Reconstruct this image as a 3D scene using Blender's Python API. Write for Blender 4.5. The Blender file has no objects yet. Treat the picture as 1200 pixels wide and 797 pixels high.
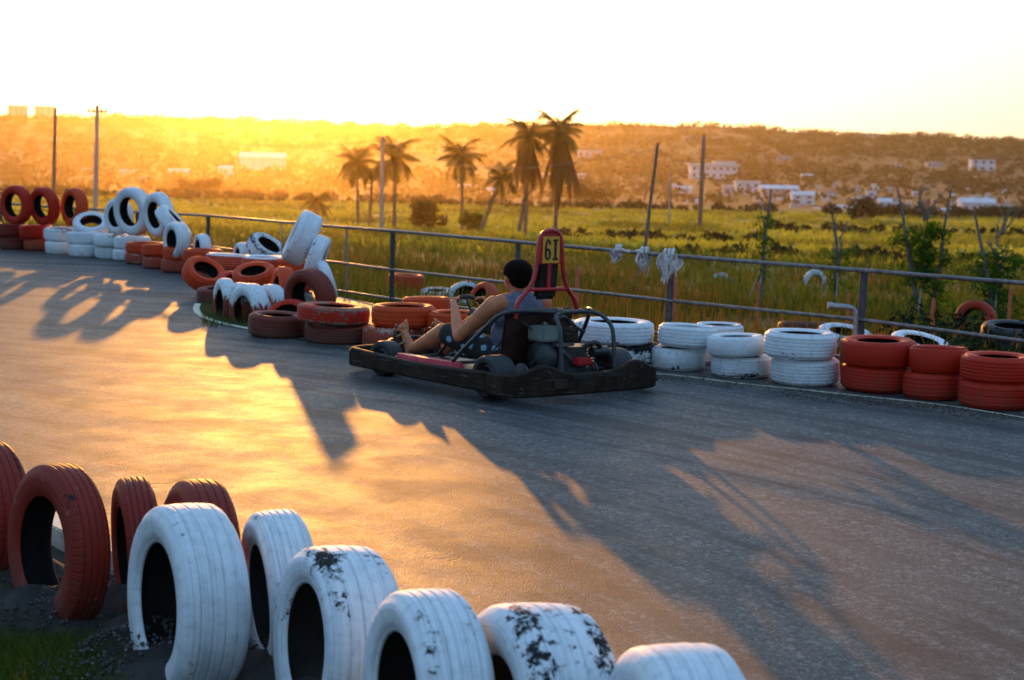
import bpy, bmesh, math, random
import numpy as np
from mathutils import Vector, Matrix, Quaternion, noise as mnoise
random.seed(7); np.random.seed(7)
PI = math.pi; R_ = math.radians
scene = bpy.context.scene
COL = scene.collection

# ------------------------------------------------------------------ camera
FPX = 2000.0; CAMH = 1.65
PITCH = math.atan(228.5/FPX); ROLL = R_(1.24)
CM = Matrix.Rotation(PI/2-PITCH, 3, 'X') @ Matrix.Rotation(ROLL, 3, 'Z')
cam = bpy.data.cameras.new('camera'); camo = bpy.data.objects.new('camera', cam); COL.objects.link(camo)
camo.location = (0, 0, CAMH); camo.rotation_euler = CM.to_euler()
cam.sensor_width = 36; cam.lens = 36*FPX/1200; cam.clip_start = .1; cam.clip_end = 9000
cam.dof.use_dof = True; cam.dof.focus_distance = 8.2; cam.dof.aperture_fstop = 4.5
scene.camera = camo

def ray(px, py): return CM @ Vector(((px-600)/FPX, -(py-398.5)/FPX, -1))
def G(px, py, z=0.0):                       # photo point on the plane z
    d = ray(px, py); t = (z-CAMH)/d.z
    return Vector((d.x*t, d.y*t, z))
def P(px, py, D):                           # photo point at ground distance D
    d = ray(px, py); t = D/d.y
    return Vector((d.x*t, D, CAMH+d.z*t))
def yh(px):                                 # horizon row
    lo, hi = 100., 250.
    for _ in range(30):
        m = (lo+hi)/2
        if ray(px, m).z > 0: lo = m
        else: hi = m
    return lo

# ------------------------------------------------------------------ objects
def tag(o, label=None, cat=None, group=None, kind=None):
    if label: o['label'] = label
    if cat: o['category'] = cat
    if group: o['group'] = group
    if kind: o['kind'] = kind
    return o
def empty(name, loc=(0, 0, 0), rz=0, **k):
    o = bpy.data.objects.new(name, None); COL.objects.link(o)
    o.location = loc; o.rotation_euler = (0, 0, rz); o.empty_display_size = .1
    return tag(o, **k)
def link(name, me, mats=None, parent=None, loc=(0, 0, 0), **k):
    if mats is not None:
        me.materials.clear()
        for m in (mats if isinstance(mats, (list, tuple)) else [mats]): me.materials.append(m)
    o = bpy.data.objects.new(name, me); COL.objects.link(o)
    if parent: o.parent = parent
    o.location = loc
    return tag(o, **k)

class MB:
    """collects shapes; build() links them as ONE mesh"""
    def __init__(s): s.v = []; s.f = []; s.m = []; s.cur = 0
    def add(s, vs, fs):
        b = len(s.v); s.v.extend([tuple(v) for v in vs])
        for f in fs: s.f.append(tuple(i+b for i in f)); s.m.append(s.cur)
    def box(s, c, size, rot=None, taper=1.0):
        hx, hy, hz = size[0]/2, size[1]/2, size[2]/2; vs = []
        for z, t in ((-hz, 1), (hz, taper)):
            for x, y in ((-hx, -hy), (hx, -hy), (hx, hy), (-hx, hy)): vs.append(Vector((x*t, y*t, z)))
        if rot is not None: vs = [rot @ v for v in vs]
        vs = [v+Vector(c) for v in vs]
        s.add(vs, [(3, 2, 1, 0), (4, 5, 6, 7), (0, 1, 5, 4), (1, 2, 6, 5), (2, 3, 7, 6), (3, 0, 4, 7)])
    def tube(s, pts, r, n=10, closed=False, cap=True):
        pts = [Vector(p) for p in pts]; N = len(pts)
        rs = r if isinstance(r, (list, tuple)) else [r]*N
        prev = None; rings = []
        for i, p in enumerate(pts):
            if closed: t = pts[(i+1) % N]-pts[i-1]
            else: t = pts[min(i+1, N-1)]-pts[max(i-1, 0)]
            t = t.normalized() if t.length > 1e-9 else Vector((0, 0, 1))
            if prev is None:
                a = Vector((0, 0, 1)) if abs(t.z) < .9 else Vector((1, 0, 0))
                u = t.cross(a).normalized()
            else:
                u = (prev-t*prev.dot(t)).normalized()
            prev = u; w = t.cross(u)
            rings.append([p+(u*math.cos(2*PI*k/n)+w*math.sin(2*PI*k/n))*rs[i] for k in range(n)])
        vs = [v for rg in rings for v in rg]; fs = []
        M = N if closed else N-1
        for i in range(M):
            j = (i+1) % N
            for k in range(n):
                l = (k+1) % n; fs.append((i*n+k, i*n+l, j*n+l, j*n+k))
        if cap and not closed:
            fs.append(tuple(reversed(range(n)))); fs.append(tuple((N-1)*n+k for k in range(n)))
        s.add(vs, fs)
    def lathe(s, prof, n=32, M=None, closed=False):      # prof: (axis, radius) about local X
        vs = []; fs = []; L = len(prof)
        for k in range(n):
            a = 2*PI*k/n
            for x, r in prof:
                v = Vector((x, r*math.cos(a), r*math.sin(a))); vs.append(M @ v if M is not None else v)
        for k in range(n):
            l = (k+1) % n
            for i in range(L if closed else L-1):
                j = (i+1) % L; fs.append((k*L+i, k*L+j, l*L+j, l*L+i))
        s.add(vs, fs)
    def prism(s, poly, M, d):                          # poly 2D in local XY extruded along local z by d
        n = len(poly); vs = [M @ Vector((x, y, 0)) for x, y in poly]+[M @ Vector((x, y, d)) for x, y in poly]
        fs = [tuple(reversed(range(n))), tuple(range(n, 2*n))]+[(i, (i+1) % n, n+(i+1) % n, n+i) for i in range(n)]
        s.add(vs, fs)
    def mesh(s, name='m', smooth=False, bevel=0):
        me = bpy.data.meshes.new(name); me.from_pydata(s.v, [], s.f)
        me.polygons.foreach_set('material_index', s.m)
        bm = bmesh.new(); bm.from_mesh(me); bmesh.ops.recalc_face_normals(bm, faces=bm.faces)
        if bevel:
            ed = [e for e in bm.edges if len(e.link_faces) == 2 and e.calc_face_angle(0) > R_(40)]
            bmesh.ops.bevel(bm, geom=ed, offset=bevel, segments=2, affect='EDGES', clamp_overlap=True)
        bm.to_mesh(me); bm.free()
        if smooth:
            me.polygons.foreach_set('use_smooth', [True]*len(me.polygons))
            me.set_sharp_from_angle(angle=R_(38))
        me.update(); return me
    def build(s, name, mats, parent=None, loc=(0, 0, 0), smooth=True, bevel=0, **k):
        return link(name, s.mesh(name, smooth, bevel), mats, parent, loc, **k)

def np_mesh(name, V, F, midx=None, attr=None):           # V (n,3), F (m,4) or (m,3)
    me = bpy.data.meshes.new(name); V = np.asarray(V, dtype=np.float32); F = np.asarray(F, dtype=np.int32)
    m, c = F.shape
    me.vertices.add(len(V)); me.vertices.foreach_set('co', V.ravel())
    me.loops.add(m*c); me.loops.foreach_set('vertex_index', F.ravel())
    me.polygons.add(m); me.polygons.foreach_set('loop_start', np.arange(0, m*c, c, dtype=np.int32))
    if midx is not None: me.polygons.foreach_set('material_index', np.asarray(midx, dtype=np.int32))
    if attr is not None:
        a = me.attributes.new('tint', 'FLOAT', 'POINT'); a.data.foreach_set('value', np.asarray(attr, dtype=np.float32))
    me.update(calc_edges=True); me.validate(); return me

# ------------------------------------------------------------------ materials
class NT:
    def __init__(s, name):
        s.m = bpy.data.materials.new(name); s.m.use_nodes = True; s.t = s.m.node_tree; s.t.nodes.clear()
        s.out = s.n('ShaderNodeOutputMaterial')
    def n(s, typ, ins=None, **p):
        nd = s.t.nodes.new(typ)
        for k, v in p.items(): setattr(nd, k, v)
        for k, v in (ins or {}).items(): s.set(nd, k, v)
        return nd
    def set(s, nd, k, v):
        i = nd.inputs[k]
        if isinstance(v, bpy.types.NodeSocket): s.t.links.new(v, i)
        elif isinstance(v, bpy.types.Node): s.t.links.new(v.outputs[0], i)
        else:
            if hasattr(i.default_value, '__len__') and isinstance(v, (tuple, list)) and len(v) == 3 and len(i.default_value) == 4: v = (*v, 1)
            i.default_value = v
    def math(s, op, a, b=0.0, c=0.0, clamp=False):
        nd = s.n('ShaderNodeMath', operation=op); nd.use_clamp = clamp
        for i, v in enumerate((a, b, c)):
            if i < len(nd.inputs): s.set(nd, i, v)
        return nd.outputs[0]
    def mix(s, f, a, b, blend='MIX'):
        nd = s.n('ShaderNodeMixRGB', blend_type=blend); s.set(nd, 0, f); s.set(nd, 1, a); s.set(nd, 2, b); return nd.outputs[0]
    def noise(s, vec, scale, detail=4, rough=.6, dist=0, out=0):
        nd = s.n('ShaderNodeTexNoise', {'Scale': scale, 'Detail': detail, 'Roughness': rough, 'Distortion': dist})
        if vec is not None: s.set(nd, 'Vector', vec)
        return nd.outputs[out]
    def ss(s, v, a, b, c=0.0, d=1.0):
        nd = s.n('ShaderNodeMapRange', interpolation_type='SMOOTHSTEP')
        for i, x in enumerate((v, a, b, c, d)): s.set(nd, i, x)
        return nd.outputs[0]
    def bump(s, h, strength=.5, dist=.01, normal=None):
        nd = s.n('ShaderNodeBump', {'Strength': strength, 'Distance': dist, 'Height': h})
        if normal is not None: s.set(nd, 'Normal', normal)
        return nd.outputs[0]
    def scalev(s, vec, sc):
        nd = s.n('ShaderNodeMapping'); s.set(nd, 'Vector', vec); nd.inputs['Scale'].default_value = sc; return nd.outputs[0]
    def ocoord(s):                                  # object coordinates shifted per object
        tc = s.n('ShaderNodeTexCoord'); oi = s.n('ShaderNodeObjectInfo')
        r = s.math('MULTIPLY', oi.outputs['Random'], 37.0)
        cx = s.n('ShaderNodeCombineXYZ', {0: r, 1: r, 2: r})
        va = s.n('ShaderNodeVectorMath', operation='ADD'); s.set(va, 0, tc.outputs['Object']); s.set(va, 1, cx)
        return va.outputs[0], oi.outputs['Random']
    def pbsdf(s, **k):
        nd = s.n('ShaderNodeBsdfPrincipled')
        for kk, v in k.items(): s.set(nd, kk.replace('_', ' '), v)
        s.t.links.new(nd.outputs[0], s.out.inputs[0]); return nd

def simple(name, col, rough=.5, metal=0, var=.25, scale=14, bump=.15, spec=.5):
    t = NT(name); co, rnd = t.ocoord()
    n = t.noise(co, scale, 6, .65)
    f = t.ss(n, .3, .7, 1-var, 1+var*.5)
    c = t.mix(1, col, t.n('ShaderNodeCombineXYZ', {0: f, 1: f, 2: f}), 'MULTIPLY')
    t.pbsdf(Base_Color=c, Roughness=t.ss(n, .2, .8, max(.05, rough-.1), min(1, rough+.12)), Metallic=metal, Specular_IOR_Level=spec,
            Normal=t.bump(t.noise(co, scale*6, 4), bump, .004))
    return t.m

def paint_mat(name, col, chip=.3, dirt=.3, top=None, drip=None, under=(.018, .017, .017), rough=.58, tread=.5, scuff=.3):
    """painted tyre: paint over rubber, chipped, dusty, with tread lines"""
    t = NT(name); co, rnd = t.ocoord(); geo = t.n('ShaderNodeNewGeometry')
    uv = t.n('ShaderNodeUVMap').outputs[0]; sx = t.n('ShaderNodeSeparateXYZ', {0: uv})
    lo = t.noise(co, 3.2, 3, .5); hi = t.noise(co, 26, 9, .75)
    streak = t.noise(t.scalev(uv, (46, 9, 1)), 1.0, 4, .6)
    hi = t.noise(co, 34, 10, .8)
    av = t.math('ABSOLUTE', t.math('SUBTRACT', sx.outputs[1], .5))
    shl = t.math('MULTIPLY', t.ss(av, .07, .17), t.ss(av, .34, .22))
    mask = t.math('ADD', t.math('MULTIPLY', lo, .34), t.math('MULTIPLY', t.math('ADD', t.math('MULTIPLY', hi, .78), t.math('MULTIPLY', streak, .22)), .66))
    mask = t.math('ADD', mask, t.math('MULTIPLY', shl, .055))
    thr = .50+.20*(1-chip)
    ch = t.ss(mask, thr, thr+.012)
    edge = t.ss(mask, thr-.02, thr)
    base = t.mix(t.ss(rnd, 0, 1, 0, .18), col, tuple(c*.72 for c in col))
    base = t.mix(t.ss(t.noise(co, 9, 6, .7), .35, .75, 0, .30), base, tuple(c*.6 for c in col))
    base = t.mix(t.ss(streak, .45, .8, 0, .5), base, tuple(c*.42+.02 for c in col))
    circ = t.noise(t.scalev(uv, (2.5, 75, 1)), 1.0, 6, .7)
    base = t.mix(t.ss(circ, .46, .64, 0, .42), base, tuple(q*.38+.015 for q in col))
    base = t.mix(t.ss(t.noise(co, 60, 6, .8), .60, .78, 0, .5), base, tuple(q*.5+.02 for q in col))
    if top is not None:                             # second colour on top / flat faces up
        tz = t.n('ShaderNodeSeparateXYZ', {0: geo.outputs['True Normal']}).outputs[2]
        base = t.mix(t.ss(t.math('ADD', tz, t.math('MULTIPLY', hi, .5)), .75, .85), base, top)
    if drip is not None:                            # paint running down from the top, other colour below
        oz = t.n('ShaderNodeSeparateXYZ', {0: t.n('ShaderNodeTexCoord').outputs['Object']}).outputs[2]
        nn = t.noise(t.scalev(co, (38, 38, 4)), 1.0, 3, .6)
        base = t.mix(t.ss(t.math('ADD', oz, t.math('MULTIPLY', nn, .26)), .20, .225), drip, base)
    pz = t.n('ShaderNodeSeparateXYZ', {0: geo.outputs['Position']}).outputs[2]
    low = t.math('MULTIPLY', t.ss(pz, .0, .20, 1, 0), t.ss(t.noise(co, 11, 5), .3, .7, .2, 1))
    base = t.mix(t.math('MULTIPLY', low, dirt), base, (.085, .065, .045))
    sc = t.noise(t.scalev(co, (1, 1, 1.6)), 13, 10, .85)
    base = t.mix(t.math('MULTIPLY', t.ss(sc, .66-.1*scuff, .70-.1*scuff), scuff), base, (.50, .44, .40))
    c = t.mix(ch, base, under)
    wave = t.ss(t.math('SINE', t.math('MULTIPLY', sx.outputs[0], 2*PI*64)), .55, .9)
    tre = t.math('MULTIPLY', wave, t.ss(t.math('ABSOLUTE', t.math('SUBTRACT', sx.outputs[1], .5)), .11, .16))
    tre = t.math('MULTIPLY', tre, t.ss(t.math('ABSOLUTE', t.math('SUBTRACT', sx.outputs[1], .5)), .30, .27))
    h = t.math('SUBTRACT', t.math('MULTIPLY', hi, .4), t.math('ADD', t.math('MULTIPLY', ch, .35), t.math('MULTIPLY', tre, tread*.5)))
    c = t.mix(t.math('MULTIPLY', tre, t.ss(lo, .35, .65, .02, .35*tread)), c, (.05, .04, .035))
    t.pbsdf(Base_Color=c, Roughness=t.ss(ch, 0, 1, rough, .75), Specular_IOR_Level=.22, Normal=t.bump(h, .7, .006))
    return t.m

WHITE = (.80, .82, .84); RED = (.54, .020, .003); ORANGE = (.68, .060, .006)
M = {}
M['white'] = paint_mat('white_tyre_paint', WHITE, .34, .4, tread=.12)
M['white_chip'] = paint_mat('chipped_white_tyre_paint', WHITE, .52, .3, tread=.15)
M['white_worn'] = paint_mat('worn_white_tyre_paint', WHITE, .82, .5, tread=.3)
M['red'] = paint_mat('red_tyre_paint', RED, .18, .5)
M['orange'] = paint_mat('orange_red_tyre_paint', ORANGE, .22, .35)
M['red_dark'] = paint_mat('dull_dark_red_tyre_paint', (.20, .030, .014), .35, .8)
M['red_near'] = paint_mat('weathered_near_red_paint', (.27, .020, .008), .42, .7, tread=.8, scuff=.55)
M['red_worn'] = paint_mat('worn_red_tyre_paint', RED, .85, .6, under=(.28, .16, .12))
M['red_scuff'] = paint_mat('scuffed_red_tyre_paint', (.46, .06, .025), .55, .7, under=(.55, .36, .30))
M['white_drip'] = paint_mat('white_paint_running_over_red', WHITE, .35, .4, drip=(.22, .035, .015))
M['red_whitetop'] = paint_mat('red_paint_with_white_top', ORANGE, .25, .3, top=WHITE)
M['rubber_in'] = simple('tyre_inside_rubber', (.012, .011, .011), .85, var=.3)
M['rubber'] = simple('black_tyre_rubber', (.022, .021, .021), .62, var=.4, scale=20, bump=.3)
M['galv'] = simple('galvanised_steel', (.32, .33, .35), .38, .75, var=.35, scale=25)
M['rail'] = simple('weathered_rail_steel', (.20, .18, .17), .42, .55, var=.5, scale=18)
M['post'] = simple('grey_painted_steel_post', (.07, .072, .08), .5, .3, var=.35, scale=22)
M['dark_steel'] = simple('dark_steel', (.06, .06, .062), .42, .5, var=.3)
M['kart_black'] = simple('scuffed_black_plastic', (.018, .011, .008), .55, var=.9, scale=9, bump=.25, spec=.3)
M['kart_red'] = simple('kart_red_paint', (.50, .018, .02), .35, var=.25)
M['pod_pink'] = simple('faded_pink_red_plastic', (.62, .06, .09), .4, var=.25)
M['seat'] = simple('dark_brown_seat_plastic', (.040, .010, .006), .45, var=.4)
M['alu'] = simple('engine_aluminium', (.20, .20, .20), .4, .7, var=.3)
M['tank'] = simple('pale_green_grey_tank', (.20, .23, .20), .4, .0, var=.15)
M['plate'] = simple('yellow_plate', (.78, .33, .02), .5, var=.12)
M['ink'] = simple('black_lettering', (.012, .011, .01), .6, var=.1)
M['wood'] = simple('weathered_pole_wood', (.16, .12, .09), .85, var=.35, scale=8)
M['concrete'] = simple('pole_concrete', (.32, .30, .27), .85, var=.25, scale=5)
M['bark'] = simple('grey_brown_bark', (.19, .16, .13), .9, var=.5, scale=12, bump=.6)
M['palm_bark'] = simple('palm_trunk_bark', (.17, .13, .095), .9, var=.5, scale=6, bump=.6)
M['stake'] = simple('bamboo_stake', (.42, .38, .29), .7, var=.3)
M['stake_orange'] = simple('orange_stake_paint', (.60, .11, .03), .6, var=.3)
M['rag'] = simple('dirty_white_rag', (.62, .60, .58), .9, var=.3, scale=30)
M['kerb'] = simple('cream_kerb_paint', (.62, .56, .42), .7, var=.35, scale=10, bump=.4)
M['cable'] = simple('black_cable', (.03, .03, .03), .6)
M['skin'] = simple('skin', (.58, .19, .085), .55, var=.22, scale=12, bump=.08, spec=.3)
M['hair'] = simple('dark_hair', (.010, .005, .003), .85, var=.5, scale=70, bump=1, spec=.1)
M['vest'] = simple('grey_blue_cotton', (.17, .19, .25), .9, var=.2, scale=20, bump=.3)
M['sandal'] = simple('brown_leather', (.06, .028, .016), .6, var=.3)
M['strap'] = simple('tan_strap', (.30, .20, .08), .6, var=.3)

def bumper_mat():
    t = NT('scraped_black_bumper'); co, rnd = t.ocoord()
    a = t.noise(t.scalev(co, (3, 3, 55)), 1.0, 8, .75); b_ = t.noise(co, 5, 5, .65); f = t.noise(co, 70, 6, .8)
    c = t.mix(t.ss(b_, .35, .7), (.016, .009, .005), (.045, .028, .018))
    c = t.mix(t.math('MULTIPLY', t.ss(a, .58, .66), t.ss(f, .42, .55)), c, (.16, .135, .115))
    c = t.mix(t.ss(f, .66, .72, 0, .6), c, (.12, .10, .085))
    t.pbsdf(Base_Color=c, Roughness=t.ss(b_, .3, .7, .6, .85), Specular_IOR_Level=.15, Normal=t.bump(t.math('ADD', a, t.math('MULTIPLY', f, .5)), .35, .004)); return t.m
M['kart_black'] = bumper_mat()
def cloth_mat(name, col):
    t = NT(name); co, rnd = t.ocoord(); n = t.noise(t.scalev(co, (1, 1, .45)), 11, 3, .55, 1.6); w = t.noise(co, 260, 2)
    c = t.mix(t.ss(n, .35, .7), tuple(x*.72 for x in col), col)
    t.pbsdf(Base_Color=c, Roughness=.95, Specular_IOR_Level=.15, Normal=t.bump(t.math('ADD', n, t.math('MULTIPLY', w, .03)), .9, .03)); return t.m
M['vest'] = cloth_mat('creased_grey_blue_cotton', (.18, .20, .27))
def shorts_mat():
    t = NT('floral_cotton'); co, rnd = t.ocoord()
    v = t.n('ShaderNodeTexVoronoi', {'Vector': co, 'Scale': 11.0, 'Randomness': .8})
    d = v.outputs['Distance']; w = t.noise(co, 40, 2)
    sep = t.n('ShaderNodeSeparateXYZ', {0: v.outputs['Position']})
    fl = t.ss(t.math('ADD', d, t.math('MULTIPLY', w, .35)), .45, .41)
    cc = t.n('ShaderNodeSeparateColor', {0: v.outputs['Color']}).outputs[0]
    pet = t.mix(t.ss(cc, .45, .5), (.75, .78, .75), (.20, .42, .55))
    pet = t.mix(t.ss(d, .12, .08), pet, (.5, .35, .05))
    c = t.mix(t.math('MULTIPLY', fl, t.ss(cc, .28, .3)), (.016, .018, .014), pet)
    t.pbsdf(Base_Color=c, Roughness=.85, Normal=t.bump(t.noise(co, 25, 4), .4, .01)); return t.m
M['shorts'] = shorts_mat()

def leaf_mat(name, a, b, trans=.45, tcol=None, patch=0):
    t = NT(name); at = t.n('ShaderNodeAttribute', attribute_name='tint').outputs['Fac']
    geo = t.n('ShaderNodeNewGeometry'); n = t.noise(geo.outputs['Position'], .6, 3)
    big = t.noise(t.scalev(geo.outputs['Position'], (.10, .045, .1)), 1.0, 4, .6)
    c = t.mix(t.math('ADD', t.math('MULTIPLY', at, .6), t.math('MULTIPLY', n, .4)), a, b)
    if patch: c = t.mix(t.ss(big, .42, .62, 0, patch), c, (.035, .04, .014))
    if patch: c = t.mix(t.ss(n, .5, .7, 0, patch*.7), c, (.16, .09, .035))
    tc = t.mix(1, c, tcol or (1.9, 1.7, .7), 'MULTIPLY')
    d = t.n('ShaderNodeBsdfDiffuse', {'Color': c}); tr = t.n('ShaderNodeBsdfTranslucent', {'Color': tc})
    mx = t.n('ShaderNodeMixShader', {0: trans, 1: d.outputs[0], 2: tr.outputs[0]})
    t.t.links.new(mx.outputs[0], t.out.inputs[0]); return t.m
M['grass'] = leaf_mat('grass_blades', (.025, .048, .012), (.10, .11, .028), .4, (1.5, 1.8, .6), .7)
M['weeds'] = leaf_mat('reddish_weeds', (.09, .06, .02), (.18, .11, .04), .3)
M['field'] = leaf_mat('ripening_field', (.15, .17, .035), (.36, .33, .07), .5, (1.6, 1.75, .6), .7)
M['leafy'] = leaf_mat('green_leaves', (.03, .075, .012), (.09, .15, .025), .45)
M['palm_leaf'] = leaf_mat('palm_leaves', (.04, .06, .015), (.10, .09, .03), .35)
M['dead_leaf'] = leaf_mat('dead_fronds', (.07, .04, .02), (.15, .09, .04), .3)
M['bushleaf'] = leaf_mat('brownish_bush', (.055, .045, .015), (.11, .08, .03), .35)
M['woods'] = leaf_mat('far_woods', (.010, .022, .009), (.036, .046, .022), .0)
M['sprig'] = leaf_mat('verge_grass', (.03, .06, .012), (.12, .14, .03), .35)

def asphalt_mat():
    t = NT('asphalt'); geo = t.n('ShaderNodeNewGeometry'); p = geo.outputs['Position']
    big = t.noise(p, .35, 4, .6); mid = t.noise(p, 2.3, 6, .65); fine = t.noise(p, 85, 5, .8)
    vo = t.n('ShaderNodeTexVoronoi', {'Vector': p, 'Scale': 170.0}); agg = vo.outputs['Distance']
    v2 = t.n('ShaderNodeSeparateColor', {0: vo.outputs['Color']}).outputs[0]
    c = t.mix(t.ss(big, .3, .7), (.050, .048, .046), (.080, .076, .070))
    c = t.mix(t.ss(mid, .35, .75, 0, .45), c, (.055, .055, .058))
    c = t.mix(t.ss(v2, .70, .92, 0, .75), c, (.25, .24, .23))
    v3 = t.n('ShaderNodeSeparateColor', {0: t.n('ShaderNodeTexVoronoi', {'Vector': p, 'Scale': 42.0}).outputs['Color']}).outputs[1]
    c = t.mix(t.ss(v3, .80, .97, 0, .6), c, (.22, .21, .20)); c = t.mix(t.ss(v3, .22, .05, 0, .6), c, (.025, .025, .027))
    c = t.mix(t.ss(fine, .52, .36, 0, .75), c, (.028, .028, .030))
    # rubber laid down along the driving line (arcs about the inside of the bend)
    sp = t.n('ShaderNodeSeparateXYZ', {0: p})
    wob = t.math('MULTIPLY', t.noise(p, .5, 2), .5)
    for (cx, cy, rr, ww, st) in ((-9.5, 1.0, 12.35, .05, .75), (-9.5, 1.0, 12.75, .10, .5), (-9.5, 1.0, 13.35, .045, .85), (-9.5, 1.0, 13.62, .05, .8), (-9.3, .6, 14.5, .07, .7), (-9.9, 1.6, 11.6, .05, .8), (-9.0, 0.2, 15.3, .06, .6), (-10.5, 2.2, 14.6, .035, .8)):
        dx = t.math('SUBTRACT', sp.outputs[0], cx); dy = t.math('SUBTRACT', sp.outputs[1], cy)
        d = t.math('SQRT', t.math('ADD', t.math('MULTIPLY', dx, dx), t.math('MULTIPLY', dy, dy)))
        e = t.math('ABSOLUTE', t.math('SUBTRACT', t.math('ADD', d, wob), rr))
        k = t.math('MULTIPLY', t.ss(e, ww*.2, ww*1.3, st, 0), t.ss(mid, .25, .6, .25, 1))
        c = t.mix(k, c, (.030, .029, .030))
    dx = t.math('ADD', sp.outputs[0], 9.5); dy = t.math('SUBTRACT', sp.outputs[1], 1.0)
    d = t.math('SQRT', t.math('ADD', t.math('MULTIPLY', dx, dx), t.math('MULTIPLY', dy, dy)))
    th = t.math('ARCTAN2', dy, dx)
    sv = t.n('ShaderNodeCombineXYZ', {0: t.math('MULTIPLY', d, 2.6), 1: t.math('MULTIPLY', th, 2.2), 2: 0.0}).outputs[0]
    st_ = t.noise(sv, 1.0, 7, .72)
    c = t.mix(t.ss(st_, .48, .60, 0, .75), c, (.020, .020, .022))
    c = t.mix(t.ss(st_, .48, .34, 0, .35), c, (.125, .122, .118))
    # cracks
    vc = t.n('ShaderNodeTexVoronoi', {'Vector': t.n('ShaderNodeVectorMath', {0: p, 1: t.noise(p, 1.5, 4, out=1)}, operation='ADD').outputs[0], 'Scale': .33}, feature='DISTANCE_TO_EDGE')
    cr = t.math('MULTIPLY', t.ss(vc.outputs['Distance'], .0, .006, 1, 0), t.ss(big, .45, .6))
    c = t.mix(t.math('MULTIPLY', cr, .6), c, (.02, .02, .02))
    h = t.math('ADD', t.math('MULTIPLY', agg, .9), t.math('ADD', t.math('MULTIPLY', fine, .7), t.math('MULTIPLY', cr, -2.)))
    nrm = t.bump(h, .6, .0022)
    t.pbsdf(Base_Color=c, Roughness=t.ss(mid, .3, .7, .57, .68), Specular_IOR_Level=.23, Normal=nrm); return t.m
M['asphalt'] = asphalt_mat()

def ground_mat():
    t = NT('terrain_soil_and_field'); geo = t.n('ShaderNodeNewGeometry'); p = geo.outputs['Position']
    sp = t.n('ShaderNodeSeparateXYZ', {0: p}); y = sp.outputs[1]
    n1 = t.noise(p, .25, 5, .6); n2 = t.noise(p, 3, 6, .7); n3 = t.noise(p, 40, 6, .75)
    near = t.mix(t.ss(n2, .35, .65), (.030, .026, .022), (.060, .051, .043))
    near = t.mix(t.ss(n3, .58, .75, 0, .6), near, (.14, .125, .11))
    near = t.mix(t.ss(n3, .45, .3, 0, .7), near, (.025, .022, .02))
    weedy = t.mix(t.ss(n1, .35, .65), (.045, .065, .015), (.10, .075, .03))
    c = t.mix(t.ss(y, 13, 24), near, weedy)
    str_ = t.noise(t.scalev(p, (.012, .09, 1)), 1, 3, .6)
    fld = t.mix(t.ss(str_, .35, .65), (.11, .14, .025), (.25, .21, .045))
    c = t.mix(t.ss(t.math('ADD', y, t.math('MULTIPLY', n1, 30)), 58, 84), c, fld)
    s2 = t.noise(t.scalev(p, (.004, .012, .03)), 1, 6, .7)
    hill = t.mix(t.ss(s2, .35, .65), (.014, .026, .011), (.030, .040, .020))
    s3 = t.noise(t.scalev(p, (.02, .035, .05)), 1, 6, .75)
    hill = t.mix(t.ss(s3, .5, .7, 0, .8), hill, (.012, .018, .008))
    c = t.mix(t.ss(t.math('ADD', y, t.math('MULTIPLY', n1, 40)), 185, 225), c, hill)
    t.pbsdf(Base_Color=c, Roughness=.95, Specular_IOR_Level=.2, Normal=t.bump(t.math('ADD', n2, t.math('MULTIPLY', n3, .4)), .8, .03)); return t.m
M['ground'] = ground_mat()

# ------------------------------------------------------------------ terrain
FP = [(-600, 40), (-150, 29), (88, 24.7), (243, 21.4), (459, 17.3), (606, 15.5), (785, 13.95), (1011, 12.75), (1200, 12.0), (1500, 11.0), (2400, 9)]
def lerp(tab, x):
    if x <= tab[0][0]: return tab[0][1]
    for (a, va), (b, vb) in zip(tab, tab[1:]):
        if x <= b: return va+(vb-va)*(x-a)/(b-a)
    return tab[-1][1]
YH0 = yh(600); YHS = (yh(1200)-yh(0))/1200
CREST = [(-600, 150), (0, 138), (150, 138), (250, 139), (330, 142), (440, 149), (540, 148), (600, 146), (700, 146), (770, 147), (860, 148), (900, 152), (1000, 159), (1060, 159), (1110, 161), (1200, 166), (1700, 160)]
UZ = [(.25, -.06), (1.2, -.2), (3, -.45), (8, -.85), (14, -1.15), (30, -1.8), (58, -2.75), (88, -3.6), (120, -4.15), (166, -4.55)]
def terrain(x, y):
    D = y
    if y < 2: return -.06
    px = 600+FPX*x/max(y, .5)
    u = D-lerp(FP, px)
    if u < .25: return -.06
    if D < 183: return lerp(UZ, u)+.05*mnoise.noise(Vector((x*.3, y*.3, 0)))*min(1, u/3)
    cr = (YH0+YHS*(px-600))-lerp(CREST, px)
    row = lerp([(183, -67), (200, -66.5), (335, -66), (420, -56), (520, -47), (800, -25), (1200, 2), (1750, cr), (2300, cr-14), (6000, -12)], D)
    z = CAMH+row/FPX*D
    k = min(1, max(0, D-330)/300)
    z += k*(3.5*mnoise.noise(Vector((x*.004, y*.004, 1)))*max(0, 1-D/1700)+.8*mnoise.noise(Vector((x*.03, y*.03, 3))))
    return z
def T(px, D):                                   # a point on the terrain at photo column px
    x = (px-600)/FPX*D
    return Vector((x, D, terrain(x, D)))

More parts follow.
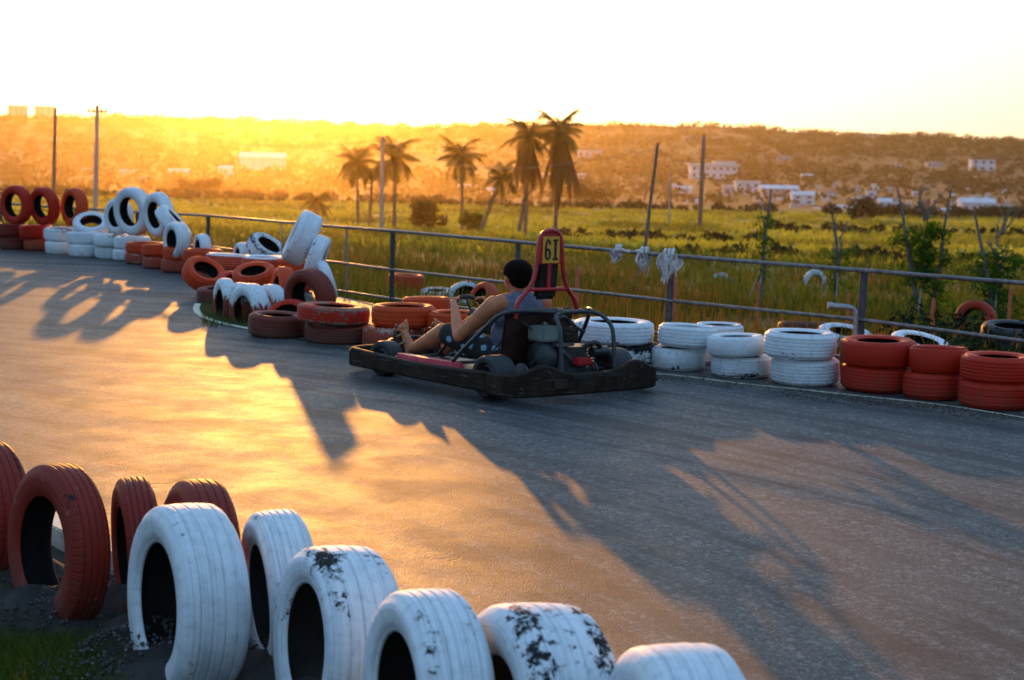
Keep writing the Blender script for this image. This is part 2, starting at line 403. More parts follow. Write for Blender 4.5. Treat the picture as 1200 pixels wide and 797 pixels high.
def build_terrain():
    az = list(np.concatenate([np.arange(-180, -30, 6), np.arange(-30, 30, .33), np.arange(30, 180, 6)]))
    rad = [0.01]+list(np.geomspace(1.2, 6000, 200))
    V = []; F = []
    for r in rad:
        for a in az:
            x = math.sin(R_(a))*r; y = math.cos(R_(a))*r; V.append((x, y, terrain(x, y)))
    n = len(az)
    for i in range(len(rad)-1):
        for k in range(n):
            l = (k+1) % n; F.append((i*n+k, i*n+l, (i+1)*n+l, (i+1)*n+k))
    me = np_mesh('ground', V, F); me.polygons.foreach_set('use_smooth', [True]*len(me.polygons))
    o = link('ground', me, M['ground'], kind='structure')
    bm = bmesh.new(); bm.from_mesh(me); bmesh.ops.recalc_face_normals(bm, faces=bm.faces)
    bm.to_mesh(me); bm.free()
    return o
build_terrain()

# ------------------------------------------------------------------ track
KERB = [Vector((-14, 24)), Vector((-9.5, 17.5)), Vector((-6, 12.9)), Vector((-3.6, 9.5)), Vector((-1.97, 7.25)), Vector((-1.15, 6.25)), Vector((-.29, 5.3)), Vector((.32, 4.55)), Vector((1.0, 3.6)), Vector((2.0, 2.2)), Vector((3, .5))]
far = [Vector(((px-600)/FPX*(lerp(FP, px)-.22), lerp(FP, px)-.22)) for px in (-600, -300, -150, 88, 160, 243, 320, 459, 606, 785, 1011, 1200, 1500, 2400)]
poly = [*KERB, Vector((3.4, -7)), Vector((14, -7)), Vector((16, 6))]+far[::-1]+[Vector((-24, 36))]
def sheet(name, pts, z, mat, **k):
    me = bpy.data.meshes.new(name); bm = bmesh.new()
    vs = [bm.verts.new((p[0], p[1], z)) for p in pts]
    f = bm.faces.new(vs); 
    if f.normal.z < 0: f.normal_flip()
    bmesh.ops.triangulate(bm, faces=[f]); bmesh.ops.recalc_face_normals(bm, faces=bm.faces)
    for f in bm.faces:
        if f.normal.z < 0: f.normal_flip()
    bm.to_mesh(me); bm.free(); return link(name, me, mat, **k)
sheet('asphalt_track', poly, 0.0, M['asphalt'], kind='structure')
def strip(name, pts, w, z0, z1, mat, **k):
    mb = MB(); n = len(pts); vs = []; 
    for i, p in enumerate(pts):
        t = (pts[min(i+1, n-1)]-pts[max(i-1, 0)]).normalized(); nn = Vector((-t.y, t.x))
        for q, z in ((p-nn*w/2, z0), (p-nn*w/2, z1), (p+nn*w/2, z1), (p+nn*w/2, z0)): vs.append((q.x, q.y, z))
    fs = []
    for i in range(n-1):
        for k2 in range(4): fs.append((i*4+k2, i*4+(k2+1) % 4, (i+1)*4+(k2+1) % 4, (i+1)*4+k2))
    fs.append((0, 1, 2, 3)); fs.append(((n-1)*4+3, (n-1)*4+2, (n-1)*4+1, (n-1)*4)); mb.add(vs, fs)
    return mb.build(name, mat, smooth=False, bevel=.006 if z1-z0 > .05 else 0, **k)
def smooth_line(pts, it=2):
    for _ in range(it):
        q = [pts[0]]
        for a, b in zip(pts, pts[1:]): q += [a*.75+b*.25, a*.25+b*.75]
        pts = q+[pts[-1]]
    return pts
strip('kerb', [p+Vector((-.05, -.05)) for p in smooth_line(KERB)], .12, -.07, .035, M['kerb'], kind='structure')
# painted edge line round the grass pocket with the little arches
pocket = [G(x, y).xy for x, y in ((262, 347), (240, 355), (229, 363), (234, 371), (255, 379), (290, 386), (330, 392), (352, 400))]
sheet('verge_pocket', [p.to_3d() for p in smooth_line(pocket)]+[G(430, 392), G(420, 360), G(350, 345)], .004, M['ground'], kind='structure')
mline = [G(x, y).xy for x, y in ((232, 357), (229, 363), (234, 371), (255, 379), (290, 386), (320, 391))]
strip('painted_edge_line', smooth_line(mline), .06, .006, .012, M['kerb'], kind='structure')
strip('stack_edge_line', smooth_line([G(x, y).xy for x, y in ((750, 437), (800, 441), (866, 450), (939, 457), (1022, 466), (1100, 474), (1200, 490), (1290, 505))]), .02, .002, .006, M['kerb'], kind='structure')

# ------------------------------------------------------------------ tyres
TCACHE = {}
def tyre_mesh(R, w, rim=.6, hi=False, ribs=4):
    key = (round(R, 3), round(w, 3), round(rim, 2), hi, ribs)
    if key in TCACHE: return TCACHE[key].copy() if False else TCACHE[key]
    n = 96 if hi else 48; ri = R*rim; hw = w/2; sh = R-ri
    P_ = [(-.80*hw, ri-.002), (-.87*hw, ri+.004), (-.885*hw, ri+.012), (-.915*hw, ri+.014), (-.975*hw, ri+.35*sh), (-.975*hw, ri+.38*sh), (-1.0*hw, ri+.52*sh), (-.985*hw, ri+.70*sh), (-.93*hw, R-.030), (-.84*hw, R-.013), (-.74*hw, R-.006)]
    tw = .70*hw
    if ribs:
        for k in range(ribs):
            x = -tw+2*tw*(k+.5)/ribs; gw = .0022; c = lambda a: R-.009*(a/hw)**2; dp = .0042 if hi else .003
            P_ += [(x-gw*3, c(x)), (x-gw*1.4, c(x)), (x-gw, c(x)-dp), (x+gw, c(x)-dp), (x+gw*1.4, c(x)), (x+gw*3, c(x))]
    out = P_+[(-a, r) for a, r in P_[:11][::-1]]
    inner = [(.76*hw, ri+.004), (.84*hw, ri+.35*sh), (.84*hw, ri+.6*sh), (.72*hw, R-.022), (0, R-.018), (-.72*hw, R-.022), (-.84*hw, ri+.6*sh), (-.84*hw, ri+.35*sh), (-.76*hw, ri+.004)]
    prof = out+inner; L = len(prof); no = len(out)
    V = []; F = []; mi = []; uv = []
    for k in range(n):
        a = 2*PI*k/n
        for x, r in prof: V.append((x, r*math.sin(a), r*math.cos(a)))
    # arc length across for v
    s = [0]
    for (a, b), (c, d) in zip(out, out[1:]): s.append(s[-1]+math.hypot(c-a, d-b))
    s = [q/s[-1] for q in s]
    for k in range(n):
        for i in range(L):
            j = (i+1) % L; l = (k+1) % n
            F.append((k*L+i, l*L+i, l*L+j, k*L+j)); ins = i >= no-1; mi.append(1 if ins else 0)
            va, vb = (0, 0) if ins else (s[i], s[i+1])
            uv += [(k/n, va), ((k+1)/n, va), ((k+1)/n, vb), (k/n, vb)]
    me = np_mesh('tyre', V, F, mi)
    ul = me.uv_layers.new(name='UVMap'); ul.data.foreach_set('uv', np.array(uv, dtype=np.float32).ravel())
    bm = bmesh.new(); bm.from_mesh(me); bmesh.ops.recalc_face_normals(bm, faces=bm.faces); bm.to_mesh(me); bm.free()
    me.polygons.foreach_set('use_smooth', [True]*len(me.polygons))
    me.materials.append(None); me.materials.append(None)
    TCACHE[key] = me; return me
def tyre(loc, R, w, mat, label, rot, group, hi=False, rim=.6, ribs=4, scale=(1, 1, 1)):
    me = tyre_mesh(R, w, rim, hi, ribs)
    o = bpy.data.objects.new('painted_tyre', me); COL.objects.link(o)
    for i, m in enumerate((M[mat], M['rubber_in'])):
        o.material_slots[i].link = 'OBJECT'; o.material_slots[i].material = m
    o.location = loc; o.rotation_mode = 'QUATERNION'; o.rotation_quaternion = rot; o.scale = scale
    return tag(o, label, 'tyre', group)
def standing_rot(px, c, lean=0, roll=0, side=1):
    """axis of the tyre at angle acos(c) off the viewing direction, open face turned to the left and towards the camera"""
    b = math.atan((px-600)/FPX); v = Vector((math.sin(b), math.cos(b), 0)); left = Vector((-math.cos(b), math.sin(b), 0))*side
    a = (-v*c+left*math.sqrt(1-c*c)).normalized()
    if lean: a = (a*math.cos(R_(lean))+Vector((0, 0, 1))*math.sin(R_(lean))).normalized()
    return a.to_track_quat('X', 'Z') @ Quaternion((1, 0, 0), R_(roll))
def flat_rot(tilt=0, tdir=0, spin=0):
    return Quaternion((math.cos(R_(tdir)), math.sin(R_(tdir)), 0), R_(tilt)) @ Quaternion((0, 0, 1), R_(spin)) @ Quaternion((0, 1, 0), R_(90))

GF = 'half buried tyres standing along the near verge'
front = [ # px, top row, z of top, R, w, c, material, rim, lean, label
 (-16, 518, .47, .29, .16, .36, 'red_near', .60, 2, 'red tyre standing upright on the verge, cut off by the photo edge'),
 (67, 544, .50, .30, .145, .42, 'red_near', .62, 3, 'half buried red tyre through whose open centre the kerb shows'),
 (160, 560, .455, .27, .12, .14, 'red_near', .62, -2, 'narrow red half buried tyre turned almost edge on, beside the big open red one'),
 (232, 563, .50, .29, .16, .26, 'red_near', .60, 3, 'red half buried tyre peeking over the first large white tyre'),
 (219, 592, .505, .31, .222, .32, 'white', .62, 2, 'big clean white half buried tyre with rubble heaped in its hole'),
 (329, 599, .455, .275, .165, .22, 'white', .62, -3, 'white half buried tyre standing just behind and right of the big clean one'),
 (396, 642, .465, .285, .235, .34, 'white_chip', .62, 4, 'white half buried tyre with large black chips down its tread'),
 (502, 694, .52, .28, .19, .33, 'white', .63, 2, 'white half buried tyre with a thin metal bead showing round its hole'),
 (628, 711, .50, .305, .26, .40, 'white_chip', .58, 5, 'white half buried tyre with black chips along its right shoulder'),
 (802, 760, .51, .30, .245, .32, 'white', .56, 0, 'last white half buried tyre, only its crown in the picture'),
]
for px, row, zt, R, w, c, mt, rim, lean, lab in front:
    p = G(px, row, zt); p.z = zt-R
    # row is met at the crown of the tread
    tyre(p, R, w, mt, lab, standing_rot(px, c, lean, random.uniform(0, 360)), GF, hi=True, rim=rim, ribs=random.choice((4, 5)))

GS = 'painted tyres stacked along the far edge of the track'
def stack(cx, wpx, base, top, cols, desc, tilts=None, words=None, off=None, R=None):
    g = G(cx, base); 
    if R is None: R = wpx/2/(FPX/g.y)*1.0
    for _ in range(3): R = wpx/2/FPX*(g.y+R)
    c = G(cx, base); d = Vector((c.x, c.y, 0)).normalized(); c = c+d*R; c.z = 0
    ztop = P(cx, top, c.y+R*.95).z; n = len(cols); w = max(.14, min(.26, ztop/n))
    out = []
    for i, m in enumerate(cols):
        pos = ('', 'lower', 'upper')[0 if n == 1 else i+1]
        ww = words[i] if words else ''
        lab = ' '.join((pos+' '+ww+' '+desc).split())
        j = Vector((random.uniform(-.04, .04), random.uniform(-.04, .04), 0))
        if off and off[i]: j = Vector(off[i])
        tl = tilts[i] if tilts else random.uniform(-3.6, 3.6)
        out.append(tyre((c.x+j.x, c.y+j.y, w*(i+.5)+.002+j.z), R, w*1.0, m, lab, flat_rot(tl, random.uniform(0, 360), random.uniform(0, 360)), GS, ribs=random.choice((0, 3, 4, 5)), rim=random.choice((.56, .6, .63)), scale=(random.uniform(.95, 1.02), random.uniform(.97, 1.03), random.uniform(.97, 1.03))))
    return c, R, w*n
W_, R2 = 'white', 'red'
stack(1262, 92, 496, 425, ('red', 'red'), 'red tyre of the pair beyond the right picture edge')
stack(1166, 88, 482, 411, ('red', 'red'), 'tyre of the red pair furthest right, near the right picture edge', words=('plain red', 'smooth red'))
stack(1099, 70, 471, 403, ('red', 'red'), 'red tyre of the narrow pair tucked between two wider red pairs')
stack(1022, 88, 462, 392, ('red', 'red'), 'red tyre of the stack standing next to the last white stack')
stack(939, 83, 455, 384, ('white_chip', 'white'), 'of the stack directly left of the red ones', words=('chip marked white tyre', 'ribbed white tyre'))
stack(866, 72, 445, 388, ('white_chip', 'white'), 'of the stack between the grooved pair and the chipped pair', words=('black flecked white tyre', 'smooth white tyre'))
stack(842, 58, 428, 377, ('white', 'white'), 'white tyre of the half hidden stack in the second row')
stack(800, 69, 437, 377, ('white', 'white'), 'white tyre of the stack beneath the post with the rags', words=('clean', 'grooved'))
stack(718, 97, 434, 370, ('white_worn', 'white_chip'), 'of the widest stack, just right of the kart roll bars', words=('heavily flaked white tyre', 'big white tyre'))
stack(655, 62, 426, 374, ('white', 'white'), 'white tyre glimpsed through the kart roll bars')
stack(597, 62, 421, 368, ('white', 'orange'), 'hidden behind the driver', words=('white tyre', 'red tyre'))
stack(530, 62, 413, 362, ('red_dark', 'orange'), 'red tyre directly behind the driver\'s hands')
stack(503, 60, 392, 346, ('red', 'orange'), 'red tyre of the second row, behind the pair in front of the driver')
stack(468, 74, 410, 354, ('red_scuff', 'orange'), 'of the pair seen over the driver\'s feet', words=('scuffed pinkish red tyre', 'bright orange red tyre'), off=((-.05, 0, 0), (.03, 0, 0)))
cS11 = stack(394, 86, 405, 353, ('red_dark', 'red_worn'), 'of the pair left of the orange pair', words=('dull brown red tyre', 'flaking red tyre'))
stack(323, 68, 397, 364, ('red_dark',), 'single dull brown red tyre lying flat at the corner by the white painted line')
# receding rows to the left
stack(262, 62, 357, 334, ('red_dark',), 'dark red tyre lying flat just left of the small white arches')
stack(240, 46, 327, 290, ('red_worn', 'orange'), 'of the fifth red pair after the white ones', words=('worn red tyre', 'orange red tyre'))
stack(268, 48, 334, 296, ('orange', 'red_whitetop'), 'with the start of the white topped row', words=('orange tyre', 'red tyre with white rim paint'))
stack(312, 52, 341, 298, ('orange', 'red_whitetop'), 'below the big leaning white tyre', words=('orange tyre', 'orange tyre with a white top'))
stack(345, 46, 343, 303, ('red', 'orange'), 'red tyre under the right side of the leaning white tyres')
stack(215, 46, 321, 287, ('red_scuff', 'orange'), 'of the fourth red pair after the white ones', words=('scuffed pink tyre', 'orange tyre'))
stack(192, 46, 316, 285, ('red_scuff', 'orange'), 'of the third red pair after the white ones', words=('scuffed pale red tyre', 'orange tyre'))
stack(168, 46, 311, 284, ('red_scuff', 'orange'), 'of the first red pair after the white ones', words=('scuffed red and white tyre', 'orange tyre'))
stack(157, 44, 307, 276, ('white', 'white'), 'white tyre of the last white pair before the red row')
stack(129, 42, 304, 273, ('white', 'white'), 'white tyre of the pair under the tall standing white tyre')
stack(100, 40, 302, 270, ('white', 'white'), 'white tyre of the pair under the tilted white dome')
stack(72, 38, 298, 266, ('white', 'white_chip'), 'white tyre of the pair next to the red ones')
stack(44, 38, 295, 263, ('red_scuff', 'red'), 'of the pair directly left of the first white pair', words=('scuffed red tyre', 'clean red tyre'))
stack(14, 38, 293, 261, ('red_dark', 'red_dark'), 'of the pair at the left picture edge', words=('grimy dark red tyre', 'dull dark red tyre'))
stack(-18, 38, 291, 259, ('red_dark', 'red'), 'red tyre of the pair beyond the left picture edge')

GT = 'tyres standing or leaning on top of the stacks'
def stand(cx, top, bot, D, c, w, mat, label, lean=0, side=1, R=None, rim=.6, xs=1):
    """a standing tyre whose outline reaches from row top to row bot at distance D"""
    a = P(cx, top, D); b = P(cx, bot, D)
    if R is None: R = (a.z-b.z)/2
    loc = (a+b)/2 if R is None else Vector((a.x, D, a.z-R))
    return tyre(loc, R, w, mat, label, standing_rot(cx, c, lean, random.uniform(0, 360), side), GT, rim=rim, ribs=3)
stand(19, 217, 263, 24.1, .68, .16, 'red', 'dusty red tyre standing on the stack, first of the three open red rings', -2)
stand(52, 219, 264, 24.0, .62, .16, 'red', 'middle of the three open red rings standing on the stacks', -6)
stand(87, 220, 265, 23.9, .50, .17, 'orange', 'red ring standing beside the white dome shaped tyre', 2)
o = tyre(P(107, 264, 23.6), .25, .17, 'white', 'white tyre tilted back like a dome on the white stacks', flat_rot(32, 10), GT)
stand(139, 232, 275, 23.0, .62, .15, 'white', 'white tyre half hidden behind the tallest white ring', 0)
stand(156, 219, 276, 22.4, .66, .17, 'white', 'tallest white ring standing on the stacks, leaning a little', -6)
stand(186, 225, 278, 21.9, .50, .16, 'white', 'white ring with a narrow open centre, right of the tallest one', -5)
o = tyre(P(203, 262, 21.4), .27, .17, 'white', 'white tyre slumped over the one with the narrow opening', standing_rot(203, .15, 42, 0, -1), GT)
stand(207, 260, 304, 20.9, .45, .17, 'white', 'low white arch standing in front of the slumped white tyre')
stand(237, 274, 308, 20.8, .30, .14, 'white', 'small white tyre end poking up after the white arch')
stand(285, 284, 318, 20.4, .3, .16, 'white', 'small white tyre crown between the railing and the white topped row')
o = tyre(P(312, 292, 20.2), .24, .17, 'white_worn', 'brown stained white tyre lying tilted behind the white topped row', flat_rot(38, 60), GT)
# leaning tall whites
def lean_tyre(cx, cy, D, R, w, mat, label, ax):
    return tyre(P(cx, cy, D), R, w, mat, label, Vector(ax).normalized().to_track_quat('X', 'Z'), GT, rim=.58, ribs=3)
lean_tyre(354, 279, 16.9, .275, .22, 'white', 'tallest white tyre leaning at the railing with a slit of its red inside', (-.86, -.16, .42))
lean_tyre(371, 303, 16.7, .235, .15, 'white', 'white tyre leaning tight behind the tallest leaning one', (-.93, .0, .30))
lean_tyre(383, 329, 16.5, .20, .10, 'white', 'smallest leaning white tyre, lowest against the railing', (-.88, -.25, -.30))
# red heap in the middle
lean_tyre(363, 348, 15.2, .255, .20, 'red_dark', 'dull red tyre standing as an arch over the flat brown ones', (-.60, -.78, -.12))
lean_tyre(331, 341, 15.9, .23, .15, 'orange', 'orange red tyre standing edge on beside the dull red arch', (-.93, -.34, .1))
lean_tyre(298, 325, 17.2, .22, .18, 'orange', 'orange red tyre lying tilted above the small white arches', (-.1, -.35, .93))
lean_tyre(277, 334, 17.6, .20, .16, 'red', 'red tyre lying just behind the first white arch', (.2, -.3, .95))
lean_tyre(239, 322, 17.9, .23, .17, 'orange', 'orange red tyre tipped up on the dark red one', (.42, -.45, .80))
lean_tyre(336, 372, 14.9, .2, .14, 'red', 'small red tyre lying in the gap before the dull red arch', (-.2, -.5, .8))

GA = 'small white painted tyre arches on the grass pocket'
for cx, top, D, R, w, c, lab in ((264, 326, 15.9, .25, .13, .25, 'leftmost small white arch, its paint running down the narrow tread'),
        (282, 331, 15.7, .25, .13, .35, 'second small white arch, wedged between two others'),
        (293, 332, 15.35, .27, .17, .50, 'widest small white arch with long paint drips'),
        (318, 333, 15.6, .23, .15, .50, 'small white arch with dark drips, next to the red heap')):
    p = P(cx, top, D); p.z -= R
    o = tyre(p, R, w, 'white_drip', lab, standing_rot(cx, c, 0, 0), GA, ribs=3)
# tyres beyond the railing
GB = 'tyres lying in the grass beyond the railing'
def beyond(cx, cy, D, R, w, mat, label, ax): 
    o = lean_tyre(cx, cy, D, R, w, mat, label, ax); o['group'] = GB
beyond(475, 342, 27.5, .30, .21, 'red', 'lower red tyre of the pair beyond the railing post', (0, 0, 1))
beyond(476, 329, 27.5, .30, .21, 'orange', 'upper red tyre of the pair beyond the railing post', (.03, 0, 1))
beyond(512, 346, 26.5, .26, .18, 'white', 'white tyre lying flat between the far red pair and the driver', (0, -.1, 1))
beyond(546, 348, 23, .26, .18, 'white_worn', 'white tyre lying tilted just behind the driver\'s hands', (-.1, -.55, .8))
beyond(566, 352, 22, .24, .18, 'orange', 'red tyre leaning in the weeds behind the driver\'s shoulder', (-.7, -.5, .4))
beyond(845, 333, 46, .31, .14, 'white', 'white ring standing far out in the weeds beyond the rags', (-.2, -1, .1))
beyond(955, 330, 44, .31, .14, 'white', 'white half ring in the weeds beside the bare curled tree', (.3, -1, .1))
beyond(1143, 376, 22, .27, .18, 'red', 'red tyre standing in the dark grass under the leafy right tree', (-.55, -.8, .2))
beyond(942, 387, 17.5, .27, .18, 'red_dark', 'dark red tyre lying behind the railing above the white stack', (0, .1, 1))
beyond(990, 397, 15.5, .26, .16, 'white', 'white tyre lying behind the railing near the bent pipe', (.1, -.2, 1))
beyond(1078, 408, 13.8, .25, .16, 'red_whitetop', 'red tyre streaked white, lying behind the narrow red pair', (.15, -.2, 1))
beyond(1186, 392, 15, .27, .18, 'rubber', 'bare black tyre lying in shade by the right picture edge', (.0, -.1, 1))

# ------------------------------------------------------------------ railing
TOP = [(-400, 213), (-150, 229), (88, 244), (155, 248), (243, 252.5), (385, 265), (459, 270.5), (606, 283.5), (785, 299.5), (1011, 317), (1200, 332), (1400, 348)]
MID = [(-400, 260), (88, 277), (243, 289), (385, 306.5), (459, 316), (640, 336.5), (785, 352.5), (940, 368), (1011, 375), (1200, 400), (1400, 427)]
LOW = [(-400, 290), (88, 303), (243, 318), (385, 339), (459, 350), (606, 369), (785, 392), (1011, 421), (1200, 449), (1400, 480)]
rail = empty('metal_railing', T(606, 15.5), label='long galvanised pipe railing with thin posts running behind all the tyre stacks', cat='railing')
def rpt(tab, px, extra=0): return P(px, lerp(tab, px), lerp(FP, px)+extra)
base = rail.location
for nm, tab, r in (('top_rail', TOP, .0165), ('middle_rail', MID, .0145), ('bottom_rail', LOW, .013)):
    mb = MB(); mb.tube([rpt(tab, px)-base for px in range(-400, 1401, 25)], r, 10); mb.build(nm, M['rail'], rail)
for px in (-330, -120, 0, 88, 160, 243, 459, 606, 785, 1011, 1290):
    a = rpt(TOP, px, .055); g = T(px, a.y); mb = MB(); r = .031 if px >= 785 else .025
    lx = .0
    mb.tube([Vector((g.x+lx-.015, g.y, g.z-.15))-base, Vector((a.x+.012, a.y, a.z+.01))-base], r, 12)
    mb.build('post', M['post'] if px >= 606 else M['dark_steel'], rail)
for px in (406, 330):
    a = rpt(TOP, px, .0); b = rpt(LOW, px, 0); mb = MB(); mb.tube([a-base+Vector((0, .02, 0)), b-base+Vector((0, .02, 0))], .010, 8); mb.build('stay_rod', M['galv'], rail)

# rags
def rag(px, row, D, wpx, hpx, label, seed):
    rnd = random.Random(seed); s = D/FPX; mb = MB(); c = P(px, row, D-.06)
    for k in range(5):
        x0 = rnd.uniform(-.5, .5)*wpx*s; L = hpx*s*rnd.uniform(.45, 1); wv = rnd.uniform(.45, .8)*wpx*s
        pts = []; n = 9; vs = []; fs = []
        for i in range(n):
            t = i/(n-1); z = -L*t; ww = wv*(.35+.65*math.sin(PI*min(1, t*1.25))*(1-.3*t))
            for j in range(5):
                u = j/4-.5; vs.append(c+Vector((x0*(1-.4*t)+u*ww+.008*math.sin(9*t+k), .022*math.sin(11*u+4*t+k)-.008*k+.03, z-.02*math.cos(6*u+k)*t)))
        for i in range(n-1):
            for j in range(4): fs.append((i*5+j, i*5+j+1, i*5+j+6, i*5+j+5))
        mb.add(vs, fs)
    # knot round the rail
    for k in range(4):
        cc = c+Vector((rnd.uniform(-.35, .35)*wpx*s, .06, .0)); rr = .036
        mb.tube([cc+Vector((rnd.uniform(-.004, .004)+.006*math.sin(a*1.7), math.cos(a)*rr, math.sin(a)*rr)) for a in np.linspace(0, 2*PI, 13)[:-1]], .012, 6, closed=True)
    mb.build('rag', M['rag'], label=label, cat='rag', group='white rags tied to the railing')
rag(724, 293, lerp(FP, 724), 14, 15, 'small white rag tied to the rail, the one closest to the kart', 1)
rag(755, 296, lerp(FP, 755), 14, 27, 'white rag hanging in a long loop, middle of the three', 2)
rag(786, 298, lerp(FP, 785), 24, 33, 'bunched white rag knotted round the top of the dark post', 3)
mb = MB(); mb.tube([P(728+k*4.2, 292+3.2*math.sin(PI*k/6), lerp(FP, 740)) for k in range(7)], .012, 6)
mb.build('rag_strip', M['rag'], label='thin twisted cloth strip linking the two small rags', cat='rag')
# bent pipe
pp = [P(971, 357, 12.9), P(991, 358, 12.85), P(998, 361, 12.85), P(1000, 368, 12.85), P(999, 402, 12.85)]
mb = MB(); mb.tube([Vector((v.x, v.y-.10, v.z)) for v in smooth_line(pp)], .021, 12); mb.tube([Vector((P(967, 357, 12.9).x, 12.8, P(967, 357, 12.9).z)), Vector((P(973, 357, 12.9).x, 12.8, P(973, 357, 12.9).z))], .028, 12)
g = P(999, 402, 12.85); mb.tube([Vector((g.x, g.y-.1, g.z)), Vector((g.x, g.y-.1, -.1))], .021, 12)
mb.build('bent_pipe', M['galv'], label='grey bent metal pipe standing just left of the railing post above the red stack', cat='pipe')

# ------------------------------------------------------------------ go-kart
PSI = R_(50); KO = Vector((.185, 11.5, 0))
kart = empty('go_kart', KO, label='black go-kart with red trim and number board 61 turning on the track', cat='go-kart')
kart.rotation_euler = (R_(.9), R_(0.4), PI-PSI)       # local x = heading, y = driver's left (towards camera)
def kb(mb, name, mat, parent=None, **k): return mb.build(name, mat, parent or kart, **k)
def cat(pts, it=3): return smooth_line([Vector(p) for p in pts], it)
def boxsweep(path, th, z0f, z1f):                  # swept rectangular section, heights by function of index fraction
    mb = MB(); n = len(path); vs = []; fs = []
    for i, p in enumerate(path):
        t = (path[min(i+1, n-1)]-path[max(i-1, 0)]); t.z = 0; t.normalize(); nn = Vector((-t.y, t.x, 0))
        z0, z1 = z0f(p), z1f(p); b = .012
        sec = [(-th/2, z0+b), (-th/2, z1-b), (-th/2+b, z1), (th/2-b, z1), (th/2, z1-b), (th/2, z0+b), (th/2-b, z0), (-th/2+b, z0)]
        for o_, z in sec: vs.append((p.x+nn.x*o_, p.y+nn.y*o_, z))
    for i in range(n-1):
        for k in range(8): fs.append((i*8+k, i*8+(k+1) % 8, (i+1)*8+(k+1) % 8, (i+1)*8+k))
    fs.append(tuple(range(8))); fs.append(tuple((n-1)*8+k for k in reversed(range(8)))); mb.add(vs, fs); return mb
Z0 = lambda p: .055
kb(boxsweep(cat([(1.34, .605, 0), (1.50, .50, 0), (1.57, .30, 0), (1.57, -.30, 0), (1.50, -.50, 0), (1.34, -.605, 0)], 2), .05, Z0, lambda p: .172), 'front_bumper', M['kart_black'])
for s in (1, -1):
    kb(boxsweep([Vector((1.335-(1.335+.26)*i/14, s*(.605+.05*math.sin(PI*i/14*.5)), 0)) for i in range(15)], .05, Z0, lambda p: .178-.012*math.sin(p.x*3)), 'side_bumper', M['kart_black'])
def rz(p):
    a = abs(p.y-.02); return .180+.065*math.exp(-((a-.40)/.14)**2)*(1 if p.x < .1 else 0)
rb = cat([(-.265, .656, 0), (-.43, .655, 0), (-.50, .60, 0), (-.53, .45, 0), (-.54, .15, 0), (-.54, -.15, 0), (-.53, -.45, 0), (-.50, -.60, 0), (-.43, -.655, 0), (-.265, -.656, 0)], 3)
kb(boxsweep(rb, .045, lambda p: .040, rz), 'rear_bumper', M['kart_black'])
for y in (.12, -.16):                               # slots in the rear bumper
    mb = MB(); mb.box((-.5635, y, .155), (.006, .15, .022)); mb.box((-.565, y, .168), (.01, .17, .006)); kb(mb, 'bumper_slot', M['ink'], smooth=False)
mb = MB(); mb.box((-.5635, .30, .12), (.006, .11, .06)); kb(mb, 'reflector_patch', M['seat'], smooth=False)
# chassis
mb = MB()
for y in (.30, -.30): mb.tube(cat([(-.30, y*.9, .10), (.1, y, .10), (.9, y*1.05, .10), (1.42, y*.8, .10)]), .016)
for x in (-.25, .05, .35, .85, 1.30): mb.tube([(x, -.62 if x < 1 else -.45, .095), (x, .62 if x < 1 else .45, .095)], .014)
kb(mb, 'chassis_frame', M['dark_steel'])
mb = MB(); mb.box((.88, 0, .085), (1.1, .56, .012)); kb(mb, 'floor_pan', M['dark_steel'], bevel=.004)
for s in (1, -1):
    mb = MB(); mb.prism([(.22, .0), (.90, .0), (.93, .05), (.90, .10), (.26, .10), (.20, .05)], Matrix.Translation((-.04, s*.49 if s > 0 else -.58, .105)), .085)
    kb(mb, 'side_pod', M['pod_pink'], bevel=.018)
def kwheel(x, y, R, w, steer=0):
    e = MB(); hw = w/2
    prof = [(-hw*.8, R*.55), (-hw, R*.7), (-hw, R*.88), (-hw*.86, R*.97), (-hw*.6, R), (hw*.6, R), (hw*.86, R*.97), (hw, R*.88), (hw, R*.7), (hw*.8, R*.55), (0, R*.5)]
    e.lathe(prof, 40, closed=True); wheel = kb(e, 'wheel', M['rubber']); wheel.location = (x, y, R); wheel.rotation_euler = (0, 0, PI/2+steer)
    r = MB(); r.lathe([(-hw*.7, R*.56), (-hw*.75, R*.50), (-hw*.2, R*.42), (-hw*.15, R*.2), (-hw*.5, R*.18), (-hw*.5, .0)], 28)
    r.lathe([(hw*.7, R*.56), (hw*.75, R*.50), (hw*.2, R*.42), (hw*.15, R*.2), (hw*.5, R*.18), (hw*.5, .0)], 28)
    for k in range(5):
        a = 2*PI*k/5
        for s in (1, -1): r.tube([(s*hw*.22, R*.32*math.cos(a), R*.32*math.sin(a)), (s*hw*.30, R*.32*math.cos(a), R*.32*math.sin(a))], .008, 6)
    r.build('rim', M['alu'], wheel)
kwheel(1.12, .47, .125, .12, .12); kwheel(1.12, -.47, .125, .12, .12); kwheel(-.17, .53, .14, .18); kwheel(-.17, -.53, .14, .18)
mb = MB(); mb.tube([(-.17, -.59, .14), (-.17, .59, .14)], .018, 12); kb(mb, 'rear_axle', M['dark_steel'])
